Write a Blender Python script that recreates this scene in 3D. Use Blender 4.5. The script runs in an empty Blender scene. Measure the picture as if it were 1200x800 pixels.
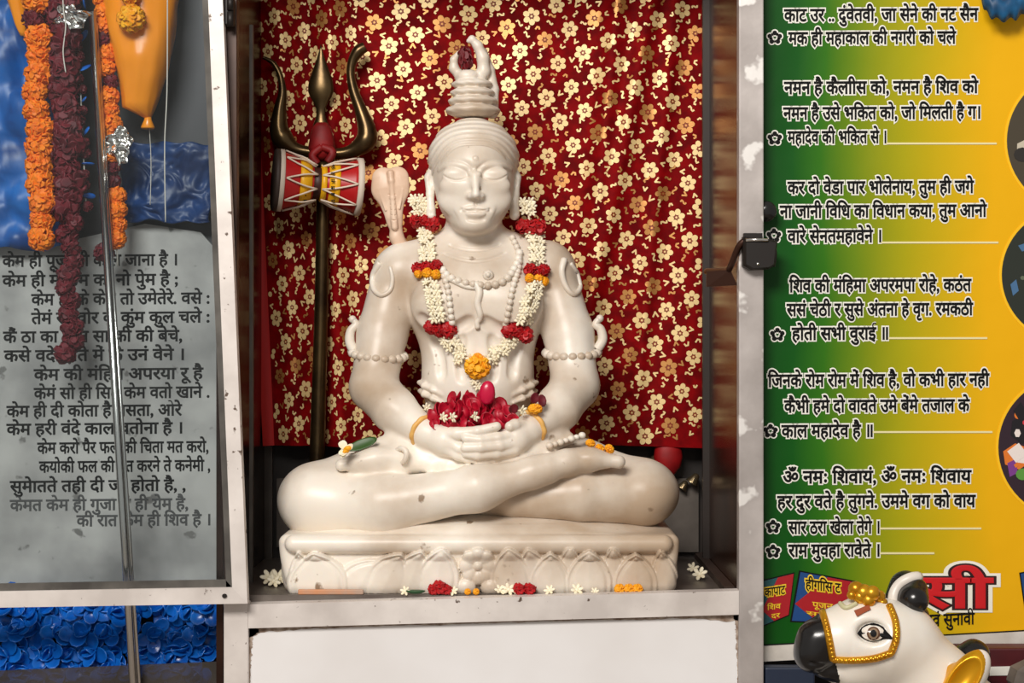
import bpy, math, random
import numpy as np
from mathutils import Vector, Matrix, Euler
from mathutils.bvhtree import BVHTree
from mathutils.noise import noise as pnoise
random.seed(7); np.random.seed(7)
SC = bpy.context.scene
COL = SC.collection
# ---------------------------------------------------------------- camera, light, exposure
S = 0.0015            # metres per photo pixel on the plane y = 0
CAMD = 3.0
cam = bpy.data.cameras.new('camera'); cam.sensor_width = 36; cam.lens = 36 * CAMD / (1200 * S)
camo = bpy.data.objects.new('camera', cam); COL.objects.link(camo)
camo.location = (0, -CAMD, 0); camo.rotation_euler = (math.pi / 2, 0, 0); SC.camera = camo
cam.clip_start = .05
w = bpy.data.worlds.new('sky'); SC.world = w; w.use_nodes = True
bg = w.node_tree.nodes['Background']; bg.inputs[0].default_value = (1.0, .955, .905, 1); bg.inputs[1].default_value = .34
def lamp(name, loc, target, size, power, col):
    l = bpy.data.lights.new(name, 'AREA'); l.shape = 'RECTANGLE'; l.size, l.size_y = size; l.energy = power; l.color = col
    o = bpy.data.objects.new(name, l); COL.objects.link(o); o.location = loc
    o.rotation_euler = (Vector(target) - Vector(loc)).to_track_quat('-Z', 'Y').to_euler()
    return o
lamp('open_sky_daylight', (-1.0, -3.5, 2.12), (.0, .1, -.1), (1.7, 1.0), 168, (1, .952, .895))
SC.view_settings.view_transform = 'Standard'; SC.view_settings.look = 'None'
SC.view_settings.gamma = 1; SC.view_settings.use_curve_mapping = False
SC.view_settings.exposure = 0.07
# ---------------------------------------------------------------- helpers
def P(px, py, y=0.0):
    s = S * (CAMD + y) / CAMD
    return Vector(((px - 600) * s, y, (400 - py) * s))
def L(px, y=0.0): return px * S * (CAMD + y) / CAMD
def lin(c): return tuple(((v / 255) / 12.92 if v / 255 <= .04045 else ((v / 255 + .055) / 1.055) ** 2.4) for v in c)
MATS = {}
def mat(name, rgb, rough=.5, metal=0.0, var=0.0, scale=20., rgb2=None, bump=0.0, bscale=60., spec=.5, trans=0., sss=0.0, coat=0., detail=4., lo=.35, hi=.65, alpha=1., specks=None):
    if name in MATS: return MATS[name]
    m = bpy.data.materials.new(name); m.use_nodes = True; nt = m.node_tree; b = nt.nodes['Principled BSDF']
    c = lin(rgb) + (1,)
    b.inputs['Base Color'].default_value = c; b.inputs['Roughness'].default_value = rough; b.inputs['Metallic'].default_value = metal
    b.inputs['Specular IOR Level'].default_value = spec; b.inputs['Coat Weight'].default_value = coat
    b.inputs['Transmission Weight'].default_value = trans
    if sss: b.inputs['Subsurface Weight'].default_value = sss; b.inputs['Subsurface Radius'].default_value = (1, .7, .45); b.inputs['Subsurface Scale'].default_value = .012
    tc = nt.nodes.new('ShaderNodeTexCoord')
    col = None
    if rgb2 is not None:
        n = nt.nodes.new('ShaderNodeTexNoise'); n.inputs['Scale'].default_value = scale; n.inputs['Detail'].default_value = detail
        nt.links.new(tc.outputs['Object'], n.inputs['Vector'])
        r = nt.nodes.new('ShaderNodeValToRGB'); r.color_ramp.elements[0].position = lo; r.color_ramp.elements[1].position = hi
        r.color_ramp.elements[0].color = c; r.color_ramp.elements[1].color = lin(rgb2) + (1,)
        nt.links.new(n.outputs['Fac'], r.inputs[0]); col = r.outputs[0]
    if specks:
        srgb, ssc, th = specks
        n2 = nt.nodes.new('ShaderNodeTexNoise'); n2.inputs['Scale'].default_value = ssc; n2.inputs['Detail'].default_value = 3
        nt.links.new(tc.outputs['Object'], n2.inputs['Vector'])
        r2 = nt.nodes.new('ShaderNodeValToRGB'); r2.color_ramp.elements[0].position = th; r2.color_ramp.elements[1].position = th + .05
        r2.color_ramp.elements[0].color = (0, 0, 0, 1); r2.color_ramp.elements[1].color = (1, 1, 1, 1)
        nt.links.new(n2.outputs['Fac'], r2.inputs[0])
        mx = nt.nodes.new('ShaderNodeMixRGB'); nt.links.new(r2.outputs[0], mx.inputs[0])
        if col: nt.links.new(col, mx.inputs[1])
        else: mx.inputs[1].default_value = c
        mx.inputs[2].default_value = lin(srgb) + (1,); col = mx.outputs[0]
    if col: nt.links.new(col, b.inputs['Base Color'])
    if bump:
        n = nt.nodes.new('ShaderNodeTexNoise'); n.inputs['Scale'].default_value = bscale; n.inputs['Detail'].default_value = 5
        nt.links.new(tc.outputs['Object'], n.inputs['Vector'])
        bp = nt.nodes.new('ShaderNodeBump'); bp.inputs['Strength'].default_value = bump; bp.inputs['Distance'].default_value = .004
        nt.links.new(n.outputs['Fac'], bp.inputs['Height']); nt.links.new(bp.outputs[0], b.inputs['Normal'])
    MATS[name] = m; return m
def glass_mat(name, tint, refl, haze=0.0, hazecol=(180, 185, 185)):
    m = bpy.data.materials.new(name); m.use_nodes = True; nt = m.node_tree; nt.nodes.clear()
    out = nt.nodes.new('ShaderNodeOutputMaterial'); t = nt.nodes.new('ShaderNodeBsdfTransparent'); g = nt.nodes.new('ShaderNodeBsdfGlossy')
    t.inputs[0].default_value = lin(tint) + (1,); g.inputs['Roughness'].default_value = .03
    mx = nt.nodes.new('ShaderNodeMixShader'); fr = nt.nodes.new('ShaderNodeFresnel'); fr.inputs[0].default_value = 1.0 + refl
    nt.links.new(fr.outputs[0], mx.inputs[0]); nt.links.new(t.outputs[0], mx.inputs[1]); nt.links.new(g.outputs[0], mx.inputs[2])
    last = mx.outputs[0]
    if haze:
        d = nt.nodes.new('ShaderNodeBsdfDiffuse'); d.inputs[0].default_value = lin(hazecol) + (1,)
        n = nt.nodes.new('ShaderNodeTexNoise'); n.inputs['Scale'].default_value = 7; n.inputs['Detail'].default_value = 6
        tc = nt.nodes.new('ShaderNodeTexCoord'); nt.links.new(tc.outputs['Object'], n.inputs['Vector'])
        mm = nt.nodes.new('ShaderNodeMath'); mm.operation = 'MULTIPLY'; mm.inputs[1].default_value = haze; nt.links.new(n.outputs['Fac'], mm.inputs[0])
        m2 = nt.nodes.new('ShaderNodeMixShader'); nt.links.new(mm.outputs[0], m2.inputs[0]); nt.links.new(last, m2.inputs[1]); nt.links.new(d.outputs[0], m2.inputs[2]); last = m2.outputs[0]
    nt.links.new(last, out.inputs[0]); MATS[name] = m; return m

class MB:
    def __init__(s): s.v = []; s.f = []; s.m = []; s.sm = []
    def add(s, vs, fs, mi=0, smooth=True):
        o = len(s.v); s.v.extend([tuple(v) for v in vs]); s.f.extend([tuple(i + o for i in f) for f in fs])
        s.m.extend([mi] * len(fs)); s.sm.extend([smooth] * len(fs)); return s
    def box(s, a, b, mi=0, bev=0.0):
        (x0, y0, z0), (x1, y1, z1) = [tuple(min(p, q) for p, q in zip(a, b)), tuple(max(p, q) for p, q in zip(a, b))]
        if bev <= 0:
            s.add([(x0,y0,z0),(x1,y0,z0),(x1,y1,z0),(x0,y1,z0),(x0,y0,z1),(x1,y0,z1),(x1,y1,z1),(x0,y1,z1)],
                  [(0,3,2,1),(4,5,6,7),(0,1,5,4),(1,2,6,5),(2,3,7,6),(3,0,4,7)], mi, False)
        else:
            import bmesh
            bm = bmesh.new(); bmesh.ops.create_cube(bm, size=1)
            for v in bm.verts: v.co = Vector(((x0+x1)/2 + v.co.x*(x1-x0), (y0+y1)/2 + v.co.y*(y1-y0), (z0+z1)/2 + v.co.z*(z1-z0)))
            bmesh.ops.bevel(bm, geom=bm.edges[:], offset=bev, segments=2, affect='EDGES', profile=.5)
            s.add([v.co for v in bm.verts], [[v.index for v in f.verts] for f in bm.faces], mi, False); bm.free()
        return s
    def prism(s, pts, th, mi=0, smooth=False):          # pts: 3-D polygon front face (facing -y), extruded +y by th
        n = len(pts); pts = [Vector(p) for p in pts]
        back = [p + Vector((0, th, 0)) for p in pts]
        area = sum(pts[i].x * pts[(i+1) % n].z - pts[(i+1) % n].x * pts[i].z for i in range(n))
        if area < 0: pts.reverse(); back.reverse()
        s.add(pts + back, [tuple(range(n)), tuple(range(2*n-1, n-1, -1))] + [(i, i+n, (i+1) % n + n, (i+1) % n) for i in range(n)], mi, smooth); return s
    def tube(s, pts, rad, n=10, mi=0, cap=True):
        pts = [Vector(p) for p in pts]; k = len(pts)
        if not hasattr(rad, '__len__'): rad = [rad] * k
        up = None; vs = []; fs = []
        for i, p in enumerate(pts):
            t = (pts[min(i+1, k-1)] - pts[max(i-1, 0)])
            if t.length < 1e-9: t = Vector((0, 0, 1))
            t.normalize()
            if up is None: up = t.orthogonal().normalized()
            up = (up - t * up.dot(t))
            if up.length < 1e-6: up = t.orthogonal()
            up.normalize(); bi = t.cross(up)
            for j in range(n):
                a = 2 * math.pi * j / n; vs.append(p + (up * math.cos(a) + bi * math.sin(a)) * rad[i])
        for i in range(k - 1):
            for j in range(n): fs.append((i*n+j, i*n+(j+1) % n, (i+1)*n+(j+1) % n, (i+1)*n+j))
        if cap:
            fs.append(tuple(range(n-1, -1, -1))); fs.append(tuple(range((k-1)*n, k*n)))
        s.add(vs, fs, mi, True); return s
    def lathe(s, prof, M, n=24, mi=0):                   # prof: list of (r, z) ; axis z then matrix M
        vs = []; fs = []; k = len(prof)
        for r, z in prof:
            for j in range(n):
                a = 2 * math.pi * j / n; vs.append(M @ Vector((r * math.cos(a), r * math.sin(a), z)))
        for i in range(k - 1):
            for j in range(n): fs.append((i*n+j, i*n+(j+1) % n, (i+1)*n+(j+1) % n, (i+1)*n+j))
        fs.append(tuple(range(n-1, -1, -1))); fs.append(tuple(range((k-1)*n, k*n)))
        s.add(vs, fs, mi, True); return s
    def ball(s, c, r, n=10, m=7, mi=0, M=None, bend=0.0):  # r may be 3-tuple, M a 3x3 rotation
        if not hasattr(r, '__len__'): r = (r, r, r)
        c = Vector(c); vs = []; fs = []
        def put(u):
            q = Vector((u[0]*r[0], u[1]*r[1], u[2]*r[2] + bend * (u[0]**2 + u[1]**2)))
            if M is not None: q = M @ q
            return c + q
        vs.append(put((0, 0, 1)))
        for i in range(1, m):
            th = math.pi * i / m
            for j in range(n):
                a = 2*math.pi*j/n; vs.append(put((math.sin(th)*math.cos(a), math.sin(th)*math.sin(a), math.cos(th))))
        vs.append(put((0, 0, -1))); e = len(vs) - 1
        for j in range(n): fs.append((0, 1+j, 1+(j+1) % n))
        for i in range(m-2):
            for j in range(n):
                a = 1+i*n; b = a+n; fs.append((a+j, b+j, b+(j+1) % n, a+(j+1) % n))
        a = 1+(m-2)*n
        for j in range(n): fs.append((a+j, e, a+(j+1) % n))
        s.add(vs, fs, mi, True); return s
    def mesh(s, name, mats, auto=False):
        me = bpy.data.meshes.new(name); me.from_pydata(s.v, [], s.f)
        for m in (mats if isinstance(mats, (list, tuple)) else [mats]): me.materials.append(m)
        me.polygons.foreach_set('material_index', s.m); me.polygons.foreach_set('use_smooth', s.sm); me.update(); return me
    def build(s, name, mats, parent=None, center=True):
        me = s.mesh(name, mats); return obj(name, me, parent, center)
def obj(name, me, parent=None, center=True, loc=None):
    o = bpy.data.objects.new(name, me); COL.objects.link(o)
    if loc is not None: o.location = loc
    elif center and len(me.vertices):
        co = np.empty(len(me.vertices) * 3, np.float32); me.vertices.foreach_get('co', co); co = co.reshape(-1, 3)
        c = (co.min(0) + co.max(0)) / 2; c[2] = co[:, 2].min()
        me.vertices.foreach_set('co', (co - c).ravel()); me.update(); o.location = Vector(c.tolist())
    if parent is not None:
        o.parent = parent; o.location = o.location - parent.location
    return o
def tag(o, label, cat, group=None, kind=None):
    if label: o['label'] = label
    if cat: o['category'] = cat
    if group: o['group'] = group
    if kind: o['kind'] = kind
    return o
def empty(name, loc, label, cat, group=None):
    o = bpy.data.objects.new(name, None); COL.objects.link(o); o.location = loc; o.empty_display_size = .02
    return tag(o, label, cat, group)
def struct(name, mb, m): o = mb.build(name, m); o['kind'] = 'structure'; return o
def smooth_path(pts, n=8):
    pts = [Vector(p) for p in pts]; out = []
    for i in range(len(pts) - 1):
        p0 = pts[max(i-1, 0)]; p1 = pts[i]; p2 = pts[i+1]; p3 = pts[min(i+2, len(pts)-1)]
        for j in range(n):
            t = j / n
            out.append(.5 * ((2*p1) + (p2-p0)*t + (2*p0-5*p1+4*p2-p3)*t*t + (3*p1-p0-3*p2+p3)*t**3))
    out.append(pts[-1]); return out
def resample(pts, step):
    out = [pts[0].copy()]; acc = 0
    for a, b in zip(pts[:-1], pts[1:]):
        l = (b-a).length; 
        if l < 1e-9: continue
        d = step - acc
        while d <= l:
            out.append(a + (b-a)*(d/l)); d += step
        acc = l - (d - step)
    return out
# ---------------------------------------------------------------- implicit sculpting (smooth unions -> surface nets)
class Field:
    def __init__(s, lo, hi, vox):
        s.lo = np.array(lo, float); s.vox = vox; s.n = np.ceil((np.array(hi) - s.lo) / vox).astype(int) + 1
        s.ax = [s.lo[i] + vox * np.arange(s.n[i]) for i in range(3)]; s.D = np.full(s.n, 1.0, np.float32)
    def apply(s, op):
        fn, lo, hi, k, mode = op
        sl = []
        for i in range(3):
            a = int(np.floor((lo[i] - k - s.lo[i]) / s.vox)) - 3; b = int(np.ceil((hi[i] + k - s.lo[i]) / s.vox)) + 4
            a = max(a, 0); b = min(b, s.n[i])
            if a >= b: return
            sl.append(slice(a, b))
        sl = tuple(sl)
        X = s.ax[0][sl[0]].astype(np.float32)[:, None, None]; Y = s.ax[1][sl[1]].astype(np.float32)[None, :, None]; Z = s.ax[2][sl[2]].astype(np.float32)[None, None, :]
        d = fn(X, Y, Z).astype(np.float32); a = s.D[sl]
        if mode == 'u':
            if k > 0: h = np.maximum(k - np.abs(a - d), 0) / k; s.D[sl] = np.minimum(a, d) - h*h*k*.25
            else: s.D[sl] = np.minimum(a, d)
        elif mode == 's':
            d = -d; h = np.maximum(k - np.abs(a - d), 0) / k; s.D[sl] = np.maximum(a, d) + h*h*k*.25
        elif mode == 'i':
            s.D[sl] = np.maximum(a, d)
        elif mode == 'd':
            s.D[sl] = a + d
    def nets(s):
        D = s.D; sg = D < 0
        c = np.zeros(np.array(D.shape) - 1, np.int8)
        for i in (0, 1):
            for j in (0, 1):
                for k in (0, 1):
                    c += sg[i:D.shape[0]-1+i, j:D.shape[1]-1+j, k:D.shape[2]-1+k]
        act = np.argwhere((c > 0) & (c < 8))
        idx = np.full(c.shape, -1, np.int32); idx[tuple(act.T)] = np.arange(len(act))
        acc = np.zeros((len(act), 3)); cnt = np.zeros(len(act))
        cs = [(i, j, k) for i in (0, 1) for j in (0, 1) for k in (0, 1)]
        for a in cs:
            for ax in range(3):
                if a[ax]: continue
                b = list(a); b[ax] = 1
                va = D[tuple((act + a).T)]; vb = D[tuple((act + b).T)]
                m = (va < 0) != (vb < 0); t = va[m] / (va[m] - vb[m])
                p = np.tile(np.array(a, float), (m.sum(), 1)); p[:, ax] += t
                acc[m] += p; cnt[m] += 1
        V = (act + acc / cnt[:, None]) * s.vox + s.lo
        F = []
        for ax in range(3):
            u, v = (ax+1) % 3, (ax+2) % 3
            sh = list(D.shape)
            A = [slice(None)]*3; B = [slice(None)]*3; A[ax] = slice(0, sh[ax]-1); B[ax] = slice(1, sh[ax])
            m = sg[tuple(A)] != sg[tuple(B)]
            e = np.argwhere(m); ok = (e[:, u] > 0) & (e[:, v] > 0) & (e[:, u] < sh[u]-1) & (e[:, v] < sh[v]-1); e = e[ok]
            if not len(e): continue
            inside = sg[tuple(e.T)]
            def q(du, dv):
                x = e.copy(); x[:, u] -= du; x[:, v] -= dv; return idx[tuple(x.T)]
            f = np.stack([q(1, 1), q(0, 1), q(0, 0), q(1, 0)], 1)
            f[~inside] = f[~inside][:, ::-1]; F.append(f)
        return V, np.concatenate(F)
def _cap(a, b, ra, rb, k=.01, mode='u'):
    a = np.array(a, np.float32); b = np.array(b, np.float32); ab = b - a; l2 = float(ab @ ab) + 1e-12
    def fn(X, Y, Z):
        t = np.clip(((X-a[0])*ab[0] + (Y-a[1])*ab[1] + (Z-a[2])*ab[2]) / l2, 0, 1)
        return np.sqrt((X-a[0]-t*ab[0])**2 + (Y-a[1]-t*ab[1])**2 + (Z-a[2]-t*ab[2])**2) - (ra + (rb-ra)*t)
    r = max(ra, rb); return (fn, np.minimum(a, b) - r, np.maximum(a, b) + r, k, mode)
def _ell(c, r, k=.01, mode='u', ang=0.0, yaw=0.0):
    c = np.array(c, np.float32); r = np.array(r, np.float32); ca, sa = math.cos(ang), math.sin(ang); cy, sy = math.cos(yaw), math.sin(yaw)
    def fn(X, Y, Z):
        x, y, z = X-c[0], Y-c[1], Z-c[2]
        if yaw: x, y = cy*x + sy*y, -sy*x + cy*y
        if ang: x, z = ca*x + sa*z, -sa*x + ca*z
        k0 = np.sqrt((x/r[0])**2 + (y/r[1])**2 + (z/r[2])**2); k1 = np.sqrt((x/r[0]**2)**2 + (y/r[1]**2)**2 + (z/r[2]**2)**2)
        return k0*(k0-1)/(k1+1e-9)
    R = float(r.max()) if (ang or yaw) else r
    return (fn, c - R, c + R, k, mode)
def cap(a, b, k=.01, mode='u'):        # a, b = (px, py, y, r_px)
    return _cap(P(*a[:3]), P(*b[:3]), L(a[3], a[2]), L(b[3], b[2]), k, mode)
def chain(pts, k=.01, mode='u'): return [cap(pts[i], pts[i+1], k if i == 0 else max(k, .0001), mode) for i in range(len(pts)-1)]
def ell(c, r, k=.01, mode='u', ang=0., yaw=0.):   # c=(px,py,y) r=(px,py,metres)
    return _ell(P(*c), (L(r[0], c[2]), r[2], L(r[1], c[2])), k, mode, ang, yaw)
def sculpt(ops, lo, hi, vox, drop=()):
    f = Field(lo, hi, vox)
    for o in ops: f.apply(o)
    V, F = f.nets()
    if len(drop):
        ctr = V[F].mean(1); keep = np.ones(len(F), bool)
        for dlo, dhi in drop: keep &= ~np.all((ctr > dlo) & (ctr < dhi), 1)
        F = F[keep]
    return V, F
def sculpt_mesh(name, parts, mats, matfn=None):
    Vs, Fs, o = [], [], 0
    for V, F in parts: Vs.append(V); Fs.append(F + o); o += len(V)
    V = np.concatenate(Vs); F = np.concatenate(Fs)
    used = np.unique(F); remap = np.full(len(V), -1); remap[used] = np.arange(len(used)); V = V[used]; F = remap[F]
    me = bpy.data.meshes.new(name); me.vertices.add(len(V)); me.vertices.foreach_set('co', V.astype(np.float32).ravel())
    me.loops.add(F.size); me.loops.foreach_set('vertex_index', F.astype(np.int32).ravel())
    me.polygons.add(len(F)); me.polygons.foreach_set('loop_start', np.arange(0, F.size, 4, dtype=np.int32))
    me.polygons.foreach_set('use_smooth', np.ones(len(F), bool))
    for m in (mats if isinstance(mats, (list, tuple)) else [mats]): me.materials.append(m)
    if matfn is not None: me.polygons.foreach_set('material_index', matfn(V[F].mean(1)).astype(np.int32))
    me.update(calc_edges=True); me.validate(); return me
def flat(a): 
    out = []
    for x in a:
        if isinstance(x, list): out.extend(flat(x))
        else: out.append(x)
    return out
# ---------------------------------------------------------------- lettering (Blender's own built-in font)
def text_mesh2d(body, weight=.012):
    c = bpy.data.curves.new('lettering', 'FONT'); c.body = body; c.size = 1; c.resolution_u = 3; c.bevel_depth = weight; c.bevel_resolution = 0; c.fill_mode = 'BOTH'
    o = bpy.data.objects.new('lettering', c); COL.objects.link(o); bpy.context.view_layer.update()
    me = bpy.data.meshes.new_from_object(o.evaluated_get(bpy.context.evaluated_depsgraph_get()))
    v = np.empty(len(me.vertices)*3, np.float32); me.vertices.foreach_get('co', v); v = v.reshape(-1, 3)
    f = [tuple(p.vertices) for p in me.polygons]
    bpy.data.objects.remove(o); bpy.data.curves.remove(c); bpy.data.meshes.remove(me); return v, f
def write(mb, body, x0, x1, yc, y, h=None, weight=.012, mi=0, th=.0006, tilt=0.0, ref=None, dy=0.0, outline=None, mo=1):
    """lay a line of writing on a plane facing -y so it spans photo columns x0..x1 with its head-line band centred on row yc"""
    if ref is None: ref = (text_mesh2d(body, .0001)[0])
    rx0, rx1 = ref[:, 0].min(), ref[:, 0].max()
    sx = (x1 - x0) / (rx1 - rx0); hz = h if h else sx
    for wgt, m_, d_ in ([(outline, mo, 0.0)] if outline else []) + [(weight, mi, -.0006 if outline else 0.0)]:
        v, f = text_mesh2d(body, wgt)
        zmax = max(1e-6, np.abs(v[:, 2]).max())
        pts = []
        for a in v:
            qx = x0 + (a[0] - rx0) * sx; qy = yc - (a[1] - .32) * hz - tilt * (qx - x0)
            p = P(qx, qy, y); p.y += d_ + dy - th * (a[2] / zmax * .5 + .5); pts.append(p)
        mb.add(pts, f, m_, False)
    return mb
def vis(t):   # put the short-i sign before its consonant, as it is drawn
    t = list(t); i = 1
    while i < len(t):
        if t[i] == 'ि': t[i], t[i-1] = t[i-1], t[i]; i += 1
        i += 1
    return ''.join(t)
# ---------------------------------------------------------------- materials
MARBLE = mat('marble_white', (240, 231, 218), .38, rgb2=(188, 166, 142), scale=4.5, detail=10, lo=.42, hi=.67, bump=.06, bscale=45, sss=.15, specks=((150, 128, 106), 30, .70))
MARBLE_PINK = mat('marble_pinkish', (238, 210, 186), .4, rgb2=(218, 182, 154), scale=14)
PANEL_WHITE = mat('white_marble_slab', (238, 236, 236), .4, rgb2=(226, 222, 220), scale=3)
STEEL = mat('weathered_steel', (236, 228, 222), .48, metal=.15, rgb2=(204, 195, 189), scale=9, detail=9, specks=((96, 78, 66), 70, .665), bump=.05)
STEEL_SHINY = mat('polished_steel', (222, 220, 216), .18, metal=1.0)
BRONZE_WALL = mat('bronze_tinted_sheet', (84, 50, 32), .24, metal=.5, rgb2=(58, 36, 24), scale=6)
DARK = mat('dark_iron', (30, 24, 21), .5, metal=.3)
BLACKM = mat('black_paint', (20, 18, 18), .22, spec=.6)
DULL = mat('dull_grey_sheet', (108, 100, 93), .55, metal=.3, rgb2=(82, 75, 69), scale=12)
FLOORM = mat('cabinet_floor_steel', (112, 104, 97), .4, metal=.3, rgb2=(88, 78, 72), scale=12)
BRASS = mat('aged_brass', (104, 84, 54), .3, metal=.85, rgb2=(66, 52, 35), scale=16, bump=.05)
CLOTH_RED = mat('crimson_satin', (142, 5, 10), .7, rgb2=(104, 3, 7), scale=35, spec=.08)
CLOTH_EDGE = mat('scarlet_hem', (206, 24, 22), .55)
GOLD_PRINT = mat('gold_foil_lit', (252, 220, 156), .45, metal=.15)  # foil catching the light, its shine put into the colour
GOLD_UNLIT = mat('gold_foil_unlit', (205, 146, 82), .42, metal=.5)  # same foil angled off the light, the dimming painted as a browner colour
GOLD_CORE = mat('gold_foil_core', (150, 60, 26), .5)
ORANGE = mat('marigold_orange', (250, 138, 12), .6, rgb2=(236, 112, 6), scale=60)
YELLOW = mat('marigold_yellow', (248, 180, 16), .6, rgb2=(240, 150, 8), scale=60)
MAROON = mat('maroon_petal', (112, 12, 30), .6, rgb2=(80, 6, 20), scale=50)
ROSE = mat('red_rose_petal', (190, 8, 44), .45, rgb2=(150, 6, 30), scale=40)
RED = mat('bright_red_petal', (190, 12, 22), .5, rgb2=(160, 8, 16), scale=50)
WHITEP = mat('cream_petal', (250, 242, 218), .55, rgb2=(240, 226, 190), scale=50)
LEAF = mat('green_leaf', (52, 84, 32), .45)
BLUEP = mat('blue_plastic', (18, 112, 208), .25, rgb2=(12, 80, 170), scale=14)
BLUEC = mat('blue_foil_cloth', (14, 104, 186), .42, rgb2=(7, 62, 128), scale=14)
BALLOON = mat('orange_balloon_rubber', (246, 148, 22), .25, sss=.1)
BANGLE = mat('yellow_thread', (238, 190, 110), .5, rgb2=(226, 168, 84), scale=50)
BLACKT = mat('black_lettering', (9, 9, 9), .6, spec=.2)
WHITET = mat('white_lettering', (240, 238, 228), .5)
GOLDP = mat('gold_paint', (226, 168, 40), .28, metal=.7, rgb2=(196, 132, 22), scale=40, bump=.1, bscale=120)
FOIL = mat('silver_foil', (225, 222, 218), .2, metal=1.0)
STRING = mat('pale_string', (205, 200, 190), .6)
# ================================================================ SETTING
struct('floor', MB().box((-3, -4, -1.25), (3, 1.0, -1.15)), mat('stone_floor', (140, 128, 116), .7, rgb2=(110, 100, 92), scale=4))
struct('wall_back', MB().box((-3, .82, -1.15), (3, .92, 1.6)), mat('dark_plaster', (46, 42, 40), .8, rgb2=(34, 31, 30), scale=5))
# ================================================================ SHRINE CABINET
FZ = P(600, 697, .03).z                 # cabinet floor height
XL, XR = P(258, 0, 0).x, P(866, 0, 0).x # inner faces of the side walls
ZT = .86
cab = empty('shrine_cabinet', (P(578, 0).x, .28, -1.15), 'steel-framed shrine cabinet holding the white statue, open at the front', 'cabinet')
BY = .55
f = MB()
f.box((P(866, 0).x, 0, -1.15), (P(895, 0).x, .03, ZT), 0, .002)            # right post
o = f.build('right_post', mat('flaking_steel', (196, 188, 184), .5, metal=.3, rgb2=(160, 152, 148), scale=9, detail=8, specks=((232, 228, 224), 18, .60), bump=.08), cab)
f = MB(); f.box((P(262, 0).x, 0, -1.15), (P(291, 0).x, .03, P(0, 706).z), 0, .002); f.build('left_post', STEEL, cab)
f = MB(); f.box((P(262, 0).x, .004, P(0, 706).z), (P(277, 0).x, .03, ZT), 0, .001); f.build('left_jamb', mat('brown_painted_steel', (74, 52, 42), .35, metal=.4, rgb2=(52, 36, 30), scale=9), cab)
rail = MB().prism([P(291, 708, 0), P(866, 692, 0), P(866, 720, 0), P(291, 736, 0)], .03)
rail.build('front_rail', STEEL, cab)
lpan = MB().box((P(291, 0).x, .012, -1.15), (P(866, 0).x, .03, P(0, 712).z)).build('lower_panel', mat('white_marble_slab_stained', (240, 238, 238), .4, rgb2=(228, 224, 222), scale=3, specks=((150, 130, 112), 5, .72)), cab)
MB().box((XL, .03, FZ - .02), (XR, BY, FZ)).build('floor_plate', FLOORM, cab)
MB().box((XR, .03, -1.15), (XR + .012, BY, ZT)).build('side_panel', BRONZE_WALL, cab)
MB().box((XL - .012, .03, -1.15), (XL, BY, ZT)).build('side_panel', mat('dark_bronze_sheet', (70, 46, 36), .25, metal=.7, rgb2=(46, 31, 25), scale=8), cab)
MB().box((XL, BY, -1.15), (XR, BY + .012, ZT)).build('back_panel', mat('dark_brown_sheet', (52, 45, 41), .5, metal=.2, rgb2=(36, 32, 30), scale=8), cab)
MB().box((XL - .012, .0, ZT), (P(895, 0).x, BY + .012, ZT + .02)).build('roof', STEEL, cab)
def grime(name, edge, inward, wfun, n=120):      # a ragged strip of rust along an edge of the panel
    mb = MB(); vs = []; fs = []
    for i in range(n + 1):
        t = i/n; a = edge(t); wd = wfun(t)*(.55 + .9*abs(pnoise(Vector((t*14, wd0, 0)))) + .8*abs(pnoise(Vector((t*47, 3, wd0)))))
        vs += [P(a[0], a[1], .0112), P(a[0] + inward[0]*wd, a[1] + inward[1]*wd, .0112)]
    for i in range(n): fs.append((2*i, 2*i+1, 2*i+3, 2*i+2))
    mb.add(vs, fs, 0, False).build(name, mat('rust_brown', (128, 104, 86), .8, rgb2=(190, 174, 160), scale=70), cab)
wd0 = 1.7; grime('rust_stain', lambda t: (291 + 575*t, 736 - 16*t), (0, 1), lambda t: 2.0 + 7*math.exp(-t*16) + 5*math.exp(-(1-t)*14))
wd0 = 5.2; grime('rust_stain', lambda t: (291, 736 + 140*t), (1, 0), lambda t: 2.0 + 9*math.exp(-t*7))
wd0 = 8.1; grime('rust_stain', lambda t: (866, 720 + 150*t), (-1, 0), lambda t: 2.2 + 5*math.exp(-t*6))
# inner uprights and plates; the dark one paints the shaded gap beside the cloth
for x0, x1, t0, t1, m_, yy in ((306, 320, -150, 660, DULL, .545), (293, 297, 30, 700, DULL, .2), (823, 831, -400, 655, mat('shaded_gap', (52, 44, 40), .5, metal=.2), .458), (778, 818, 560, 646, DULL, .545), (325, 352, 560, 640, DULL, .545)):
    p0 = P(x0, t1, yy); p1 = P(x1, t0, yy)
    z0 = max(p0.z, FZ); x0w = max(p0.x, XL); x1w = min(p1.x, XR)
    MB().box((x0w, yy - .01, z0), (x1w, yy + .004, min(p1.z, ZT))).build('inner_upright_or_gap', m_, cab)
# sill strip on the back edge of the right wall floor
MB().box((XR - .02, .05, FZ), (XR - .001, BY - .002, FZ + .012)).build('floor_angle', mat('brown_angle', (60, 45, 38), .5), cab)
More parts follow.
